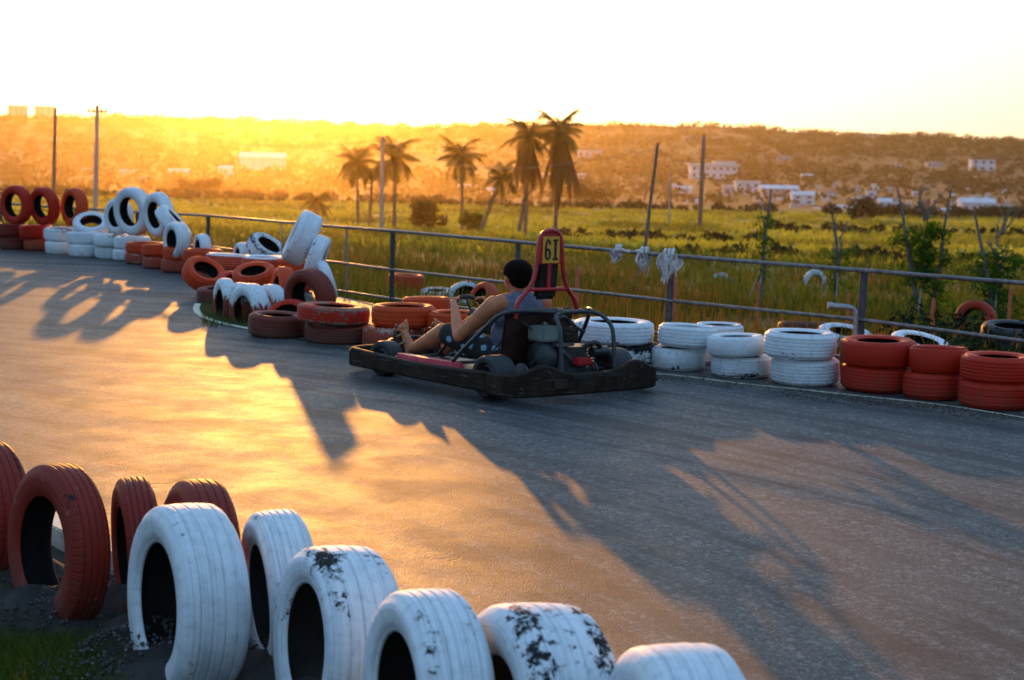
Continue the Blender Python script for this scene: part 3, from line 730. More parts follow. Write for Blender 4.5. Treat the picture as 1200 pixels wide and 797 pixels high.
# seat: curved bucket
def bucket():
    V = []; nu, nv = 15, 17
    prof = cat([(.55, 0, .17), (.40, 0, .12), (.18, 0, .11), (.07, 0, .20), (.02, 0, .42), (-.04, 0, .56)], 2)
    mb = MB(); vs = []; fs = []; n = len(prof)
    for side in (0, 1):
        for i, p in enumerate(prof):
            tt = i/(n-1); hw = .17+.035*math.sin(PI*tt); 
            for j in range(13):
                u = j/12*2-1; lift = abs(u)**3*.10*math.sin(PI*min(1, tt*1.15))**.5
                d = Vector((.5*(tt), 0, .9)) if tt < .5 else Vector((1, 0, .2))
                q = p+Vector((0, u*hw, 0))+(Vector((.2, 0, 1)) if tt < .42 else Vector((.9, 0, .15)))*lift
                if side: q = q+(Vector((0, 0, -.008)) if tt < .42 else Vector((-.010, 0, 0)))
                vs.append(q)
    for side in (0, 1):
        for i in range(n-1):
            for j in range(12):
                a = side*n*13+i*13+j; fs.append((a, a+1, a+14, a+13))
    for i in range(n-1):
        for j in (0, 12): a = i*13+j; b = n*13+a; fs.append((a, a+13, b+13, b))
    for j in range(12):
        for i in (0, n-1): a = i*13+j; b = n*13+a; fs.append((a, a+1, b+1, b))
    mb.add(vs, fs); return mb
kb(bucket(), 'seat', M['seat'])
mb = MB(); mb.box((.0, .03, .38), (.03, .60, .36), Matrix.Rotation(R_(-8), 3, 'Y')); kb(mb, 'seat_back_panel', M['seat'], bevel=.012)
# roll bars
TR = .0145
hoop = cat([(-.50, .235, .17), (-.48, .235, .40), (-.46, .23, .48), (-.36, .20, .555), (-.34, 0, .56), (-.36, -.20, .555), (-.46, -.23, .48), (-.48, -.235, .40), (-.50, -.235, .17)], 2)
mb = MB(); mb.tube(hoop, TR, 12); kb(mb, 'roll_hoop', M['dark_steel'])
for s in (1, -1):
    mb = MB(); mb.tube(cat([(.30, s*.55, .13), (.24, s*.54, .22), (.00, s*.44, .47), (-.05, s*.40, .535), (-.15, s*.30, .563), (-.34, s*.16, .56)], 3), TR, 12); kb(mb, 'side_roll_bar', M['dark_steel'])
mb = MB(); mb.tube([(-.05, .40, .53), (-.06, 0, .545), (-.05, -.40, .53)], .014); kb(mb, 'cross_bar', M['dark_steel'])
for y in (.12, -.12):
    mb = MB(); mb.box((-.34, y, .56), (.045, .03, .045)); kb(mb, 'bar_clamp', M['alu'], bevel=.004)
# number board frame
fr = cat([(-.06, .27, .50), (-.06, .27, .60), (-.07, .17, .69), (-.08, .125, .78), (-.08, .105, .95), (-.08, .095, 1.04), (-.08, .05, 1.085), (-.08, -.05, 1.085), (-.08, -.095, 1.04), (-.08, -.105, .95), (-.08, -.125, .78), (-.07, -.17, .69), (-.06, -.27, .60), (-.06, -.27, .50)], 2)
mb = MB(); mb.tube(fr, .0155, 10); mb.tube([(-.07, .17, .69), (-.07, -.17, .69)], .014, 10); mb.box((-.068, 0, .78), (.02, .03, .17)); kb(mb, 'number_board_frame', M['kart_red'])
mb = MB(); mb.prism([(-.10, .86), (.10, .86), (.098, 1.02), (.07, 1.07), (.03, 1.088), (-.03, 1.088), (-.07, 1.07), (-.098, 1.02)], Matrix(((0, 0, 1, -.085), (1, 0, 0, 0), (0, 1, 0, 0), (0, 0, 0, 1))), .012)
board = kb(mb, 'number_board', M['kart_red'], bevel=.004)
mb = MB(); mb.box((-.0885, 0, .957), (.005, .148, .178)); pl = mb.build('yellow_number_panel', M['plate'], board, smooth=False)
# digits 6 and 1, slab serif: seen from behind, text reads along -y
def digits():
    mb = MB(); MX = Matrix(((0, 0, -1, -.0915), (-1, 0, 0, 0), (0, 1, 0, .957), (0, 0, 0, 1)))   # local x -> -y, y -> z, z -> -x
    def ell(cx, cy, rx, ry, a0, a1, n=22): return [(cx+rx*math.cos(a), cy+ry*math.sin(a)) for a in np.linspace(a0, a1, n)]
    def band(outer, inner):
        n = len(outer); 
        for i in range(n-1): mb.prism([outer[i], outer[i+1], inner[i+1], inner[i]], MX, .003)
    cx = -.031
    band(ell(cx, -.030, .027, .040, 0, 2*PI), ell(cx, -.030, .010, .026, 0, 2*PI))           # bowl
    band(ell(cx, .0, .027, .072, PI*.30, PI*1.05), ell(cx, .0, .0115, .060, PI*.34, PI*1.05))  # spine
    mb.prism([(cx+.006, .060), (cx+.024, .056), (cx+.024, .034), (cx+.010, .034)], MX, .003)
    x = .036
    mb.prism([(x-.010, -.068), (x+.010, -.068), (x+.010, .070), (x-.010, .070)], MX, .003)
    mb.prism([(x-.024, -.070), (x+.024, -.070), (x+.024, -.056), (x-.024, -.056)], MX, .0034)
    mb.prism([(x-.024, .056), (x-.010, .058), (x-.010, .070), (x-.018, .070)], MX, .0034)
    mb.prism([(x+.010, .058), (x+.022, .058), (x+.022, .070), (x+.010, .070)], MX, .0034)
    return mb
digits().build('number_digits', M['ink'], pl, smooth=False)
mb = MB(); mb.box((-.045, 0, .755), (.05, .19, .27), Matrix.Rotation(R_(-4), 3, 'Y')); kb(mb, 'headrest_pad', M['kart_black'], bevel=.02)
# engine group
eng = MB()
eng.box((-.13, -.10, .235), (.20, .26, .15)); eng.box((-.13, -.10, .15), (.26, .30, .04))
for k in range(7): eng.box((-.15, -.26, .20+k*.018), (.16, .10, .008))
engine = kb(eng, 'engine', M['dark_steel'], bevel=.006)
mb = MB(); mb.box((-.13, .07, .40), (.17, .17, .10)); mb.tube([(-.13, .07, .45), (-.13, .07, .475)], .025, 14); mb.build('fuel_tank', M['tank'], engine, bevel=.028)
mb = MB(); mb.lathe([(-.05, 0), (-.05, .065), (-.035, .078), (.035, .078), (.05, .065), (.05, 0)], 24, Matrix.Translation((-.14, -.12, .385)) @ Matrix.Rotation(PI/2, 4, 'Y')); mb.build('air_filter', M['kart_black'], engine)
mb = MB(); mb.lathe([(-.05, 0), (-.05, .10), (-.03, .115), (.03, .115), (.05, .09), (.06, 0)], 28, Matrix.Translation((-.13, .09, .24)) @ Matrix.Rotation(PI/2, 4, 'Z')); mb.build('recoil_starter', M['dark_steel'], engine)
mb = MB(); mb.tube(cat([(-.20, -.22, .30), (-.26, -.26, .34), (-.27, -.30, .33), (-.24, -.34, .28)]), .018); mb.tube([(-.24, -.26, .27), (-.24, -.40, .27)], .036, 18); mb.build('exhaust', M['dark_steel'], engine)
mb = MB(); mb.box((-.22, -.02, .33), (.05, .16, .02)); mb.tube([(-.22, .02, .38), (-.25, .02, .30), (-.25, -.1, .2)], .009, 8); mb.build('bracket', M['alu'], engine, bevel=.003)
mb = MB(); mb.box((-.27, -.15, .215), (.06, .13, .05)); kb(mb, 'battery_box', M['kart_red'], bevel=.008)
mb = MB(); mb.tube(cat([(-.24, .1, .50), (-.2, -.05, .52), (-.12, -.15, .46), (-.18, -.25, .40)]), .011, 8); kb(mb, 'cable_loom', M['rubber'])
mb = MB(); pts = []
for a in np.linspace(0, 2*PI, 30)[:-1]: pts.append((-.16+.055*math.cos(a)*(1 if math.cos(a) < 0 else 1)+(0 if math.cos(a) < 0 else .0), -.30, .16+.075*math.sin(a)+.03*math.cos(a)))
mb.tube(pts, .008, 6, closed=True); kb(mb, 'drive_chain', M['dark_steel'])
mb = MB(); mb.lathe([(-.004, .0), (-.004, .062), (.004, .062), (.004, 0)], 26, Matrix.Translation((-.17, -.33, .14)) @ Matrix.Rotation(PI/2, 4, 'Z')); kb(mb, 'sprocket', M['alu'])
mb = MB(); mb.lathe([(-.003, .0), (-.003, .075), (.003, .075), (.003, 0)], 26, Matrix.Translation((-.17, .30, .14)) @ Matrix.Rotation(PI/2, 4, 'Z')); kb(mb, 'brake_disc', M['alu'])
for i_, (y_, z_) in enumerate(((.26, .12), (-.26, .12), (.60, .10), (-.60, .10), (.40, .20), (-.42, .20))):
    mb = MB(); x_ = -.5635 if abs(y_) < .5 else -.535; mb.tube([(x_+.01, y_, z_), (x_-.006, y_, z_)], .011, 8); kb(mb, 'bolt', M['dark_steel'])
for q in ([(-.10, .15, .42), (-.02, .22, .50), (.10, .28, .30), (.3, .32, .12)], [(-.15, -.02, .46), (-.2, .06, .30), (-.12, .18, .20)], [(-.22, -.18, .40), (-.16, -.1, .52), (-.02, .05, .54)]):
    mb = MB(); mb.tube(cat(q), .006, 6); kb(mb, 'control_cable', M['rubber'])
# steering
WC = Vector((.735, 0, .455)); WN = Vector((-.80, 0, .60)); WT = Vector((.60, 0, .80)); WY = Vector((0, 1, 0)); WR = .150
mb = MB(); mb.tube([WC+(WY*math.cos(a)+WT*math.sin(a))*WR for a in np.linspace(0, 2*PI, 41)[:-1]], .0145, 10, closed=True)
for a in (R_(90), R_(210), R_(330)): mb.tube([WC, WC+(WY*math.cos(a)+WT*math.sin(a))*WR], .009, 8)
mb.tube([WC-WN*.012, WC+WN*.012], .035, 16); sw = kb(mb, 'steering_wheel', M['rubber'])
mb = MB(); mb.tube([WC, (1.12, 0, .13)], .013, 10); kb(mb, 'steering_column', M['dark_steel'])
for s in (1, -1):
    mb = MB(); mb.tube([(1.36, s*.16, .09), (1.41, s*.16, .27)], .009, 8); mb.box((1.41, s*.16, .25), (.015, .07, .09)); kb(mb, 'pedal', M['dark_steel'])
mb = MB(); mb.tube(cat([(1.25, .27, .10), (1.42, .30, .20), (1.50, 0, .23), (1.42, -.30, .20), (1.25, -.27, .10)], 2), .013, 10); kb(mb, 'front_hoop', M['dark_steel'])

# ------------------------------------------------------------------ driver
def capsule(mb, a, b, ra, rb, n=18, m=6):
    a, b = Vector(a), Vector(b); d = (b-a); L = d.length; d = d.normalized() if L > 1e-6 else Vector((0, 0, 1))
    q = d.to_track_quat('Z', 'X').to_matrix(); vs = []; fs = []; rings = []
    for k in range(m+1): t = PI/2*k/m; rings.append((-ra*math.cos(t), ra*math.sin(t)))
    for k in range(m+1): t = PI/2*k/m; rings.append((L+rb*math.sin(t), rb*math.cos(t)))
    for z, r in rings:
        r = max(r, 1e-4)
        for k in range(n): vs.append(a+q @ Vector((r*math.cos(2*PI*k/n), r*math.sin(2*PI*k/n), z)))
    for i in range(len(rings)-1):
        for k in range(n): fs.append((i*n+k, i*n+(k+1) % n, (i+1)*n+(k+1) % n, (i+1)*n+k))
    fs.append(tuple(reversed(range(n)))); fs.append(tuple((len(rings)-1)*n+k for k in range(n)))
    mb.add(vs, fs)
def ellip(mb, c, r, rot=None, n=28, m=18):
    vs = []; fs = []
    for i in range(m+1):
        t = PI*i/m
        for k in range(n):
            v = Vector((r[0]*math.sin(t)*math.cos(2*PI*k/n), r[1]*math.sin(t)*math.sin(2*PI*k/n), r[2]*math.cos(t)))
            if rot is not None: v = rot @ v
            vs.append(v+Vector(c))
    for i in range(m):
        for k in range(n): fs.append((i*n+k, i*n+(k+1) % n, (i+1)*n+(k+1) % n, (i+1)*n+k))
    mb.add(vs, fs)
def remesh(mb, name, voxel, mat, parent, smooth=4, **k):
    me = mb.mesh(name); o = bpy.data.objects.new(name, me); COL.objects.link(o)
    md = o.modifiers.new('r', 'REMESH'); md.mode = 'VOXEL'; md.voxel_size = voxel
    s = o.modifiers.new('s', 'SMOOTH'); s.factor = .5; s.iterations = smooth
    dg = bpy.context.evaluated_depsgraph_get(); new = bpy.data.meshes.new_from_object(o.evaluated_get(dg))
    bpy.data.objects.remove(o); new.polygons.foreach_set('use_smooth', [True]*len(new.polygons))
    return link(name, new, mat, parent, **k)
ml = kart.matrix_local.copy()
HIPS = Vector((.30, 0, .225)); CHEST = Vector((.235, 0, .465)); NECK = Vector((.225, 0, .625)); HEAD = Vector((.27, 0, .748)); HS = 1.12
person = empty('person', (0, 0, 0), label='driver with short dark hair in grey sleeveless top and flowered shorts, gripping the steering wheel', cat='person')
person.rotation_euler = kart.rotation_euler
person.location = KO+kart.rotation_euler.to_matrix() @ Vector((.24, 0, .14))
OFF = Vector((.24, 0, .14))
def pv(v): return Vector(v)-OFF
b = MB()
def cap(a, c, ra, rb): capsule(b, pv(a), pv(c), ra, rb)
# torso
Rt = Matrix.Rotation(R_(-14), 3, 'Y')
ellip(b, pv(CHEST+Vector((0, 0, .05))), (.120, .200, .15), Rt); ellip(b, pv((.275, 0, .35)), (.122, .168, .14), Rt); ellip(b, pv(HIPS), (.13, .165, .115))
cap((.22, -.17, .575), (.22, .17, .575), .062, .062); cap(NECK-Vector((0, 0, .06)), HEAD-Vector((.01, 0, .03)), .056, .050)
cap((.22, .03, .62), (.22, .16, .592), .042, .048); cap((.22, -.03, .62), (.22, -.16, .592), .042, .048)
# head, turned a little to the left (towards the bend)
HR = Matrix.Rotation(R_(-4), 3, 'Z'); hc = HEAD
def hp(x, y, z): return hc+HR @ (Vector((x, y, z))*HS)
ellip(b, pv(hp(-.008, 0, .022)), (.104, .084, .102), HR); ellip(b, pv(hp(.030, 0, -.040)), (.064, .060, .073), HR)
capsule(b, pv(hp(.052, 0, -.082)), pv(hp(.062, 0, -.078)), .022, .018)
capsule(b, pv(hp(.086, 0, .012)), pv(hp(.103, 0, -.026)), .009, .014)
capsule(b, pv(hp(.086, -.016, -.054)), pv(hp(.086, .016, -.054)), .010, .010)
for s in (1, -1):
    ellip(b, pv(hp(-.004, s*.076, -.008)), (.018, .009, .031), HR); capsule(b, pv(hp(.072, s*.046, .030)), pv(hp(.086, s*.014, .030)), .010, .010)
# arms
def arm(s, sh, el, wr, palm):
    cap(sh, sh.lerp(el, .55), .066, .055); cap(sh.lerp(el, .5), el, .052, .041); cap(el, el.lerp(wr, .4), .043, .043); cap(el.lerp(wr, .35), wr, .042, .027); cap(wr, palm, .023, .026)
def hand(theta, side):
    """a hand closed round the wheel rim at angle theta"""
    e = WY*math.cos(theta)+WT*math.sin(theta); tau = WY*(-math.sin(theta))+WT*math.cos(theta); rp = WC+e*WR
    palm = rp+WN*.020+e*.026
    up = tau*side                                    # direction index finger side (upwards)
    for k, (ln) in enumerate((.94, 1.0, .95, .8)):
        o_ = up*(.030-.020*k); r = .0092 if k < 3 else .0082
        pts = []
        for ph in (20, 65, 115, 165, 205, 240 if ln > .9 else 225):
            a = R_(ph); rad = .0145+r*.95+(.010 if ph < 30 else .004 if ph < 70 else 0)
            pts.append(rp+o_+(WN*math.cos(a)+e*math.sin(a))*rad)
        for p0, p1 in zip(pts, pts[1:]): capsule(b, pv(p0), pv(p1), r, r*.93)
        capsule(b, pv(palm+o_*1.0), pv(pts[0]), .0125, .0105)
    capsule(b, pv(palm+up*.028), pv(palm-up*.030), .016, .015)
    th = [palm+up*.030-e*.004, rp+up*.048+WN*.024, rp+up*.058+WN*.016-e*.018, rp+up*.060+WN*.003-e*.026]
    for i, (p0, p1) in enumerate(zip(th, th[1:])): capsule(b, pv(p0), pv(p1), .0125-.0012*i, .0113-.0012*i)
    return palm
for s, th in ((1, R_(32)), (-1, R_(148))):
    pal = hand(th, s)
    sh = Vector((.23, s*.218, .565)); el = Vector((.475, s*.325, .335)) if s > 0 else Vector((.45, -.34, .36))
    dr = (pal-el).normalized(); wr = pal-dr*.055-WN*(-.01)
    arm(s, sh, el, wr, pal-dr*.012)
# legs
for s in (1, -1):
    hip = Vector((.32, s*.098, .215)); kn = Vector((.775, s*.23, .335)) if s > 0 else Vector((.775, s*.20, .37)); an = Vector((1.215, s*.165, .165))
    cap(hip, kn, .086, .058); cap(kn, kn.lerp(an, .35)+Vector((0, 0, -.014)), .060, .065); cap(kn.lerp(an, .3)+Vector((0, 0, -.012)), an, .062, .038)
    heel = Vector((1.245, s*.165, .140)); ball = Vector((1.335, s*.170, .305)); toe = Vector((1.342, s*.172, .355))
    cap(an, heel, .036, .034); cap(heel, ball, .033, .026); cap(an, ball, .032, .02)
    for k in range(5):
        y = s*(.135+.018*k)
        cap(ball+Vector((-.006, y-ball.y, -.01)), Vector((1.342-.004*k, y, .358-.009*k)), .0125 if k else .015, .0095 if k else .013)
body = remesh(b, 'body', .0048, M['skin'], person, 5)
# clothing
def drop(name, build, mat, voxel=.006, **k):
    global b
    keep = b; b = MB(); build(); o = remesh(b, name, voxel, mat, person, **k); b = keep; return o
def top_():
    ellip(b, pv(CHEST+Vector((-.002, 0, .045))), (.130, .207, .155), Rt); ellip(b, pv((.275, 0, .35)), (.133, .180, .15), Rt); ellip(b, pv((.30, 0, .27)), (.130, .165, .09))
    cap((.218, -.140, .582), (.218, .140, .582), .060, .060)
    for s in (1, -1): cap((.212, s*.072, .612), (.22, s*.125, .592), .041, .050)
drop('tank_top', top_, M['vest'], smooth=3)
def shorts_():
    ellip(b, pv(HIPS+Vector((0, 0, -.005))), (.14, .175, .115))
    for s in (1, -1):
        hip = Vector((.32, s*.098, .215)); kn = Vector((.775, s*.23, .335)) if s > 0 else Vector((.775, s*.20, .37))
        cap(hip, hip.lerp(kn, .55), .100, .090); cap(hip.lerp(kn, .5), hip.lerp(kn, .86), .090, .086)
drop('shorts', shorts_, M['shorts'], smooth=3)
def hair_():
    ellip(b, pv(hp(-.020, 0, .040)), (.108, .101, .086), HR); ellip(b, pv(hp(-.048, 0, .005)), (.070, .088, .080), HR)
    for k in range(0):
        a = random.uniform(0, 2*PI); t = random.uniform(.0, 1.1); d = Vector((math.sin(t)*math.cos(a), math.sin(t)*math.sin(a), math.cos(t)))
        q = hp(-.020+d.x*.096, d.y*.086, .040+d.z*.087); b_ = q+HR @ (d*.004+Vector((random.uniform(-.008, .008), random.uniform(-.008, .008), 0)))
        capsule(b, pv(q), pv(b_), .010, .007, 8, 3)
drop('hair', hair_, M['hair'], .004, smooth=2)
for s in (1, -1):
    mb = MB(); ang = math.atan2(.165, .09)
    Q = Matrix.Translation(pv((1.298, s*.168, .238))) @ Matrix.Rotation(-ang, 4, 'Y')
    sole = [(.135*math.cos(a), .047*math.sin(a)*(1+.12*math.cos(a))) for a in np.linspace(0, 2*PI, 29)[:-1]]
    mb.prism(sole, Q @ Matrix.Translation((0, 0, -.058)), .022); sd = mb.build('sandal', M['sandal'], person, bevel=.004)
    mb = MB()
    for xx, rr in ((.075, .042), (.03, .044), (-.035, .046)):
        mb.tube([Q @ Vector((xx+.02*math.cos(a)*0, rr*math.cos(a), -.036+.058*math.sin(a))) for a in np.linspace(0, PI, 13)], .0085, 8)
    mb.tube([Q @ Vector((.075-.04*k, .02*(-1)**k, .022)) for k in range(4)], .006, 6)
    mb.build('strap', M['strap'], sd)

# ------------------------------------------------------------------ vegetation
def blades(name, pts, h0, h1, w, mat, seed, lean=.35, seg=2, label=None, tint=(0, 1), parent=None, cat=None, kind='stuff', facing=None):
    rs = np.random.RandomState(seed); pts = np.asarray(pts); n = len(pts)
    ang = rs.uniform(0, 2*PI, n) if facing is None else rs.normal(facing, .5, n)
    h = rs.uniform(h0, h1, n); ww = w*rs.uniform(.6, 1.4, n); la = rs.uniform(0, 2*PI, n); ln = rs.uniform(0, lean, n)*h
    sd = np.stack([np.cos(ang), np.sin(ang), np.zeros(n)], 1)*ww[:, None]/2; dd = np.stack([np.cos(la), np.sin(la), np.zeros(n)], 1)*ln[:, None]
    rows = []
    for i in range(seg+1):
        t = i/seg; c = pts+dd*(t**2)+np.stack([np.zeros(n), np.zeros(n), h*t*(1-.12*t)], 1); k = (1-t)**.7*(1 if i else .8)
        if i == seg: k = .08
        rows += [c-sd*k, c+sd*k]
    V = np.stack(rows, 1).reshape(-1, 3); m = 2*(seg+1); base = np.arange(n)*m
    F = np.concatenate([np.stack([base+2*i, base+2*i+1, base+2*i+3, base+2*i+2], 1) for i in range(seg)])
    tn = np.repeat(rs.uniform(tint[0], tint[1], n), m)
    me = np_mesh(name, V, F, attr=tn); return link(name, me, mat, parent, label=label, cat=cat, kind=kind)

def scatter_beyond(n, u0, u1, seed, pxr=(-80, 1290), clump=.5, sel=None, power=1.0):
    rs = np.random.RandomState(seed); out = []
    while len(out) < n:
        px = rs.uniform(*pxr); u = u0+(u1-u0)*rs.uniform()**power; D = lerp(FP, px)+u; x = (px-600)/FPX*D
        nz = mnoise.noise(Vector((x*.45, D*.30, seed)))
        if nz < rs.uniform(-.55, .25)*clump-.1: continue
        if sel and not sel(x, D, px): continue
        out.append((x, D, terrain(x, D)-.02))
    return out
blades('tall_grass', scatter_beyond(26000, .35, 22, 11, power=1.1), .12, .50, .022, M['grass'], 1, label='green backlit grass growing just beyond the railing')
blades('meadow_grass', scatter_beyond(32000, 14, 60, 12, power=.9, pxr=(-350, 1500)), .18, .55, .05, M['grass'], 2, label='rough grass further out towards the field', tint=(.1, 1))
blades('reddish_weeds', scatter_beyond(6500, 1.0, 34, 13, clump=1.3, sel=lambda x, D, p: mnoise.noise(Vector((x*.25, D*.12, 50))) > .05), .25, .65, .024, M['weeds'], 3, label='patches of reddish dry weeds in the rough grass')
blades('ripening_crop', scatter_beyond(46000, 48, 158, 14, clump=.35, power=.8, pxr=(-420, 1600)), .16, .38, .24, M['field'], 4, label='yellow green crop across the flat field', tint=(0, 1), facing=0.)
# leafy clumps
def leafball(pts_r, n, leaf, seed, sq=.8, shell=.35):
    """leaf quads in a cloud of spheres [(center, r)]; returns V,F,tint"""
    rs = np.random.RandomState(seed); V = []; tn = []; tot = sum(r**2 for c, r in pts_r)
    for c, r in pts_r:
        m = max(4, int(n*r*r/tot)); d = rs.normal(size=(m, 3)); d /= np.linalg.norm(d, axis=1)[:, None]
        rad = r*(shell+(1-shell)*rs.uniform(size=m)**.5)*rs.uniform(.75, 1.12, m); p = np.array(c)+d*rad[:, None]*np.array([1, 1, sq])
        a = rs.normal(size=(m, 3)); a /= np.linalg.norm(a, axis=1)[:, None]; b2 = np.cross(a, rs.normal(size=(m, 3))); b2 /= np.linalg.norm(b2, axis=1)[:, None]
        s = leaf*rs.uniform(.6, 1.4, m)[:, None]
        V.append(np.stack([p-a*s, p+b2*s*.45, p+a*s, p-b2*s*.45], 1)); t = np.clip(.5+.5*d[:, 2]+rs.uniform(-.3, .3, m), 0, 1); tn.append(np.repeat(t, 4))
    V = np.concatenate(V).reshape(-1, 3); F = np.arange(len(V)).reshape(-1, 4); return V, F, np.concatenate(tn)
def leafobj(name, balls, n, leaf, seed, mat, parent=None, **k):
    V, F, t = leafball(balls, n, leaf, seed, k.pop('sq', .8)); me = np_mesh(name, V, F, attr=t); return link(name, me, mat, parent, **k)

# low leafy weeds near the railing
rs = random.Random(5); balls = []
for k in range(330):
    px = rs.uniform(-20, 1260); D = lerp(FP, px)+rs.uniform(.8, 44)
    if mnoise.noise(Vector((px*.012, D*.11, 4))) < -.02: continue
    if False: pass; x = (px-600)/FPX*D; r = rs.uniform(.12, .34)
    balls.append(((x, D, terrain(x, D)+r*.5), r))
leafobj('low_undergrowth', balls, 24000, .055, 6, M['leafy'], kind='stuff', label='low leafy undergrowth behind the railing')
# shrubbery right, the shade there put into its blackish leaf colour
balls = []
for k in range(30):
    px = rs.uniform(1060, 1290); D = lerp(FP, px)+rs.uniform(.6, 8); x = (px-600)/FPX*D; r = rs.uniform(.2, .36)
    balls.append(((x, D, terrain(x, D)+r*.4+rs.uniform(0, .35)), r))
leafobj('shade_dark_undergrowth', balls, 5000, .035, 7, M['woods'], kind='stuff', label='leafy undergrowth below the right hand trees, coloured dark for shade')
# hedge bands in the field
balls = []
for px0, px1, D, h, n in ((640, 900, 95, .55, 60), (780, 1260, 72, .5, 70), (900, 1300, 120, .7, 60), (500, 900, 172, 1.0, 70), (-60, 520, 172, 1.2, 90), (960, 1300, 170, 1.3, 70)):
    for k in range(n):
        px = rs.uniform(px0, px1); d = D+rs.uniform(-4, 4); x = (px-600)/FPX*d; r = h*rs.uniform(.3, .8)
        balls.append(((x, d, terrain(x, d)+r*.4), r))
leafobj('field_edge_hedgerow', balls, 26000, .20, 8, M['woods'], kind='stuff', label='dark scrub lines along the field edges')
# hillside woods
balls = []
for k in range(7600):
    px = rs.uniform(-90, 1290) if k < 5600 else rs.choice((rs.uniform(-700, -90), rs.uniform(1290, 1800))); t = rs.random(); D = 335+1410*t**1.1; x = (px-600)/FPX*D
    nz = mnoise.noise(Vector((x*.006, D*.0035, 9)))+.5*mnoise.noise(Vector((x*.03, D*.01, 3)))
    if nz < -.22 and rs.random() < .7: continue
    if px > 760 and D < 620 and rs.random() < .35: continue
    r = rs.uniform(1.2, 3.0)*(.45+D/800); balls.append(((x, D, terrain(x, D)+r*.3), r))
for k in range(620):                                # crest line
    px = rs.uniform(-90, 1290) if k < 420 else rs.uniform(-700, 1800); D = rs.uniform(1640, 1750); x = (px-600)/FPX*D; r = rs.uniform(1.2, 3.2)+max(0, mnoise.noise(Vector((px*.02, 0, 0))))*2.5
    balls.append(((x, D, terrain(x, D)+r*.4), r))
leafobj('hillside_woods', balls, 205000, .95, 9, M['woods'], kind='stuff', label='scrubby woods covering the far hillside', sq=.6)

# bushes by the palms
def bush(px, D, wpx, hpx, mat, label, seed):
    p = T(px, D); s = D/FPX; r0 = random.Random(seed); e = empty('bush', p, label=label, cat='bush')
    bl = [((r0.uniform(-.5, .5)*wpx*s*.7, r0.uniform(-.3, .3), r0.uniform(.25, .72)*hpx*s), r0.uniform(.22, .34)*hpx*s) for _ in range(9)]
    leafobj('foliage', bl, 1500, .14, seed, mat, e)
    mb = MB()
    for c, r in bl[:5]: mb.tube([(0, 0, -.1), Vector(c)*.5, c], [.06, .04, .015], 6)
    mb.build('stem', M['bark'], e)
bush(500, 104, 52, 38, M['bushleaf'], 'wide brownish bush standing between the palm groups', 21)
bush(547, 101, 30, 25, M['leafy'], 'small dark bush at the foot of the straight palm', 22)
bush(232, 175, 60, 30, M['bushleaf'], 'hazy dark tree clump at the foot of the white barn', 23)
bush(1010, 150, 60, 32, M['woods'], 'dark round bush before the white village houses', 24)
bush(690, 190, 70, 36, M['bushleaf'], 'brown tree clump right of the shaggy palms', 25)

# palms
def palm(px, D, base_row, crown, rad, lean, label, seed, skirt=0, n=20, ph=None):
    r0 = random.Random(seed); s = D/FPX; base = P(px, base_row, D); base.z = terrain(base.x, D)
    top = P(crown[0], crown[1], D)-base; e = empty('palm_tree', base, label=label, cat='palm tree')
    mb = MB(); pts = [Vector((0, 0, -.2))]+[Vector((top.x*(t**1.0+lean*math.sin(PI*t)*.15), 0, top.z*t)) for t in np.linspace(.06, 1, 9)]
    mb.tube(pts, [.17]+[.125-.05*t for t in np.linspace(0, 1, 9)], 10); mb.build('trunk', M['palm_bark'], e)
    L = rad*s; V = []; F = []; tn = []
    def frond(az, el, ln, droop, lw, store):
        V, F, tn = store; prev = None; N = 12; p = top.copy(); a = el; dirh = Vector((math.cos(az), math.sin(az), 0)); side = Vector((-math.sin(az), math.cos(az), 0)); step = ln/N; tt = r0.random()
        for i in range(N):
            d = dirh*math.cos(a)+Vector((0, 0, 1))*math.sin(a); q = p+d*step; up = side.cross(d)
            l = lw*math.sin(PI*min(.97, (i+.9)/(N+.3)))**.6
            for sg in (1, -1):
                for m in range(3):
                    o_ = p.lerp(q, m/3); out = (side*sg*.82+d*.55-up*(-.0)-Vector((0, 0, .42+.3*r0.random()))).normalized()
                    bs = len(V); wv = d*step*.20; tip = o_+out*l*r0.uniform(.8, 1.1)
                    V += [o_-wv, o_+wv, tip+wv*.2, tip-wv*.2]; F.append((bs, bs+1, bs+2, bs+3)); tn.extend([tt]*4)
            bs = len(V); wv = side*.025; V += [p-wv, p+wv, q+wv, q-wv]; F.append((bs, bs+1, bs+2, bs+3)); tn.extend([tt]*4)
            p = q; a -= droop/N
    st = (V, F, tn)
    n = int(n*1.25)
    for k in range(n):
        az = 2*PI*k/n*2.618+r0.uniform(-.2, .2); t = k/n
        frond(az, R_(80-115*t)+r0.uniform(-.25, .25), L*r0.uniform(.8, 1.3), R_(55+50*r0.random()), L*.34, st)
    link('crown', np_mesh('crown', V, F, attr=tn), M['palm_leaf'], e)
    if skirt:
        st = ([], [], [])
        for k in range(40): frond(r0.uniform(0, 2*PI), R_(-60-22*r0.random()), skirt*s*r0.uniform(.6, 1.05), R_(20), L*.24, st)
        link('dead_fronds', np_mesh('dead_fronds', st[0], st[1], attr=st[2]), M['dead_leaf'], e)
palm(373, 112, 262, (372, 236), 22, 0, 'lowest hazy palm, trunk short and standing left of all the others', 31, n=14)
palm(420, 108, 266, (418, 192), 30, 0, 'hazy golden palm, left one of the close left pair', 32)
palm(432, 110, 266, (437, 203), 22, 0, 'smaller hazy palm tucked beside the utility pole', 33, n=14)
palm(462, 105, 268, (463, 186), 36, .2, 'broad hazy palm just right of the pale utility pole', 34, n=22)
palm(542, 104, 270, (540, 184), 31, -.2, 'straight palm with a round spiky crown standing on its own', 35, n=22)
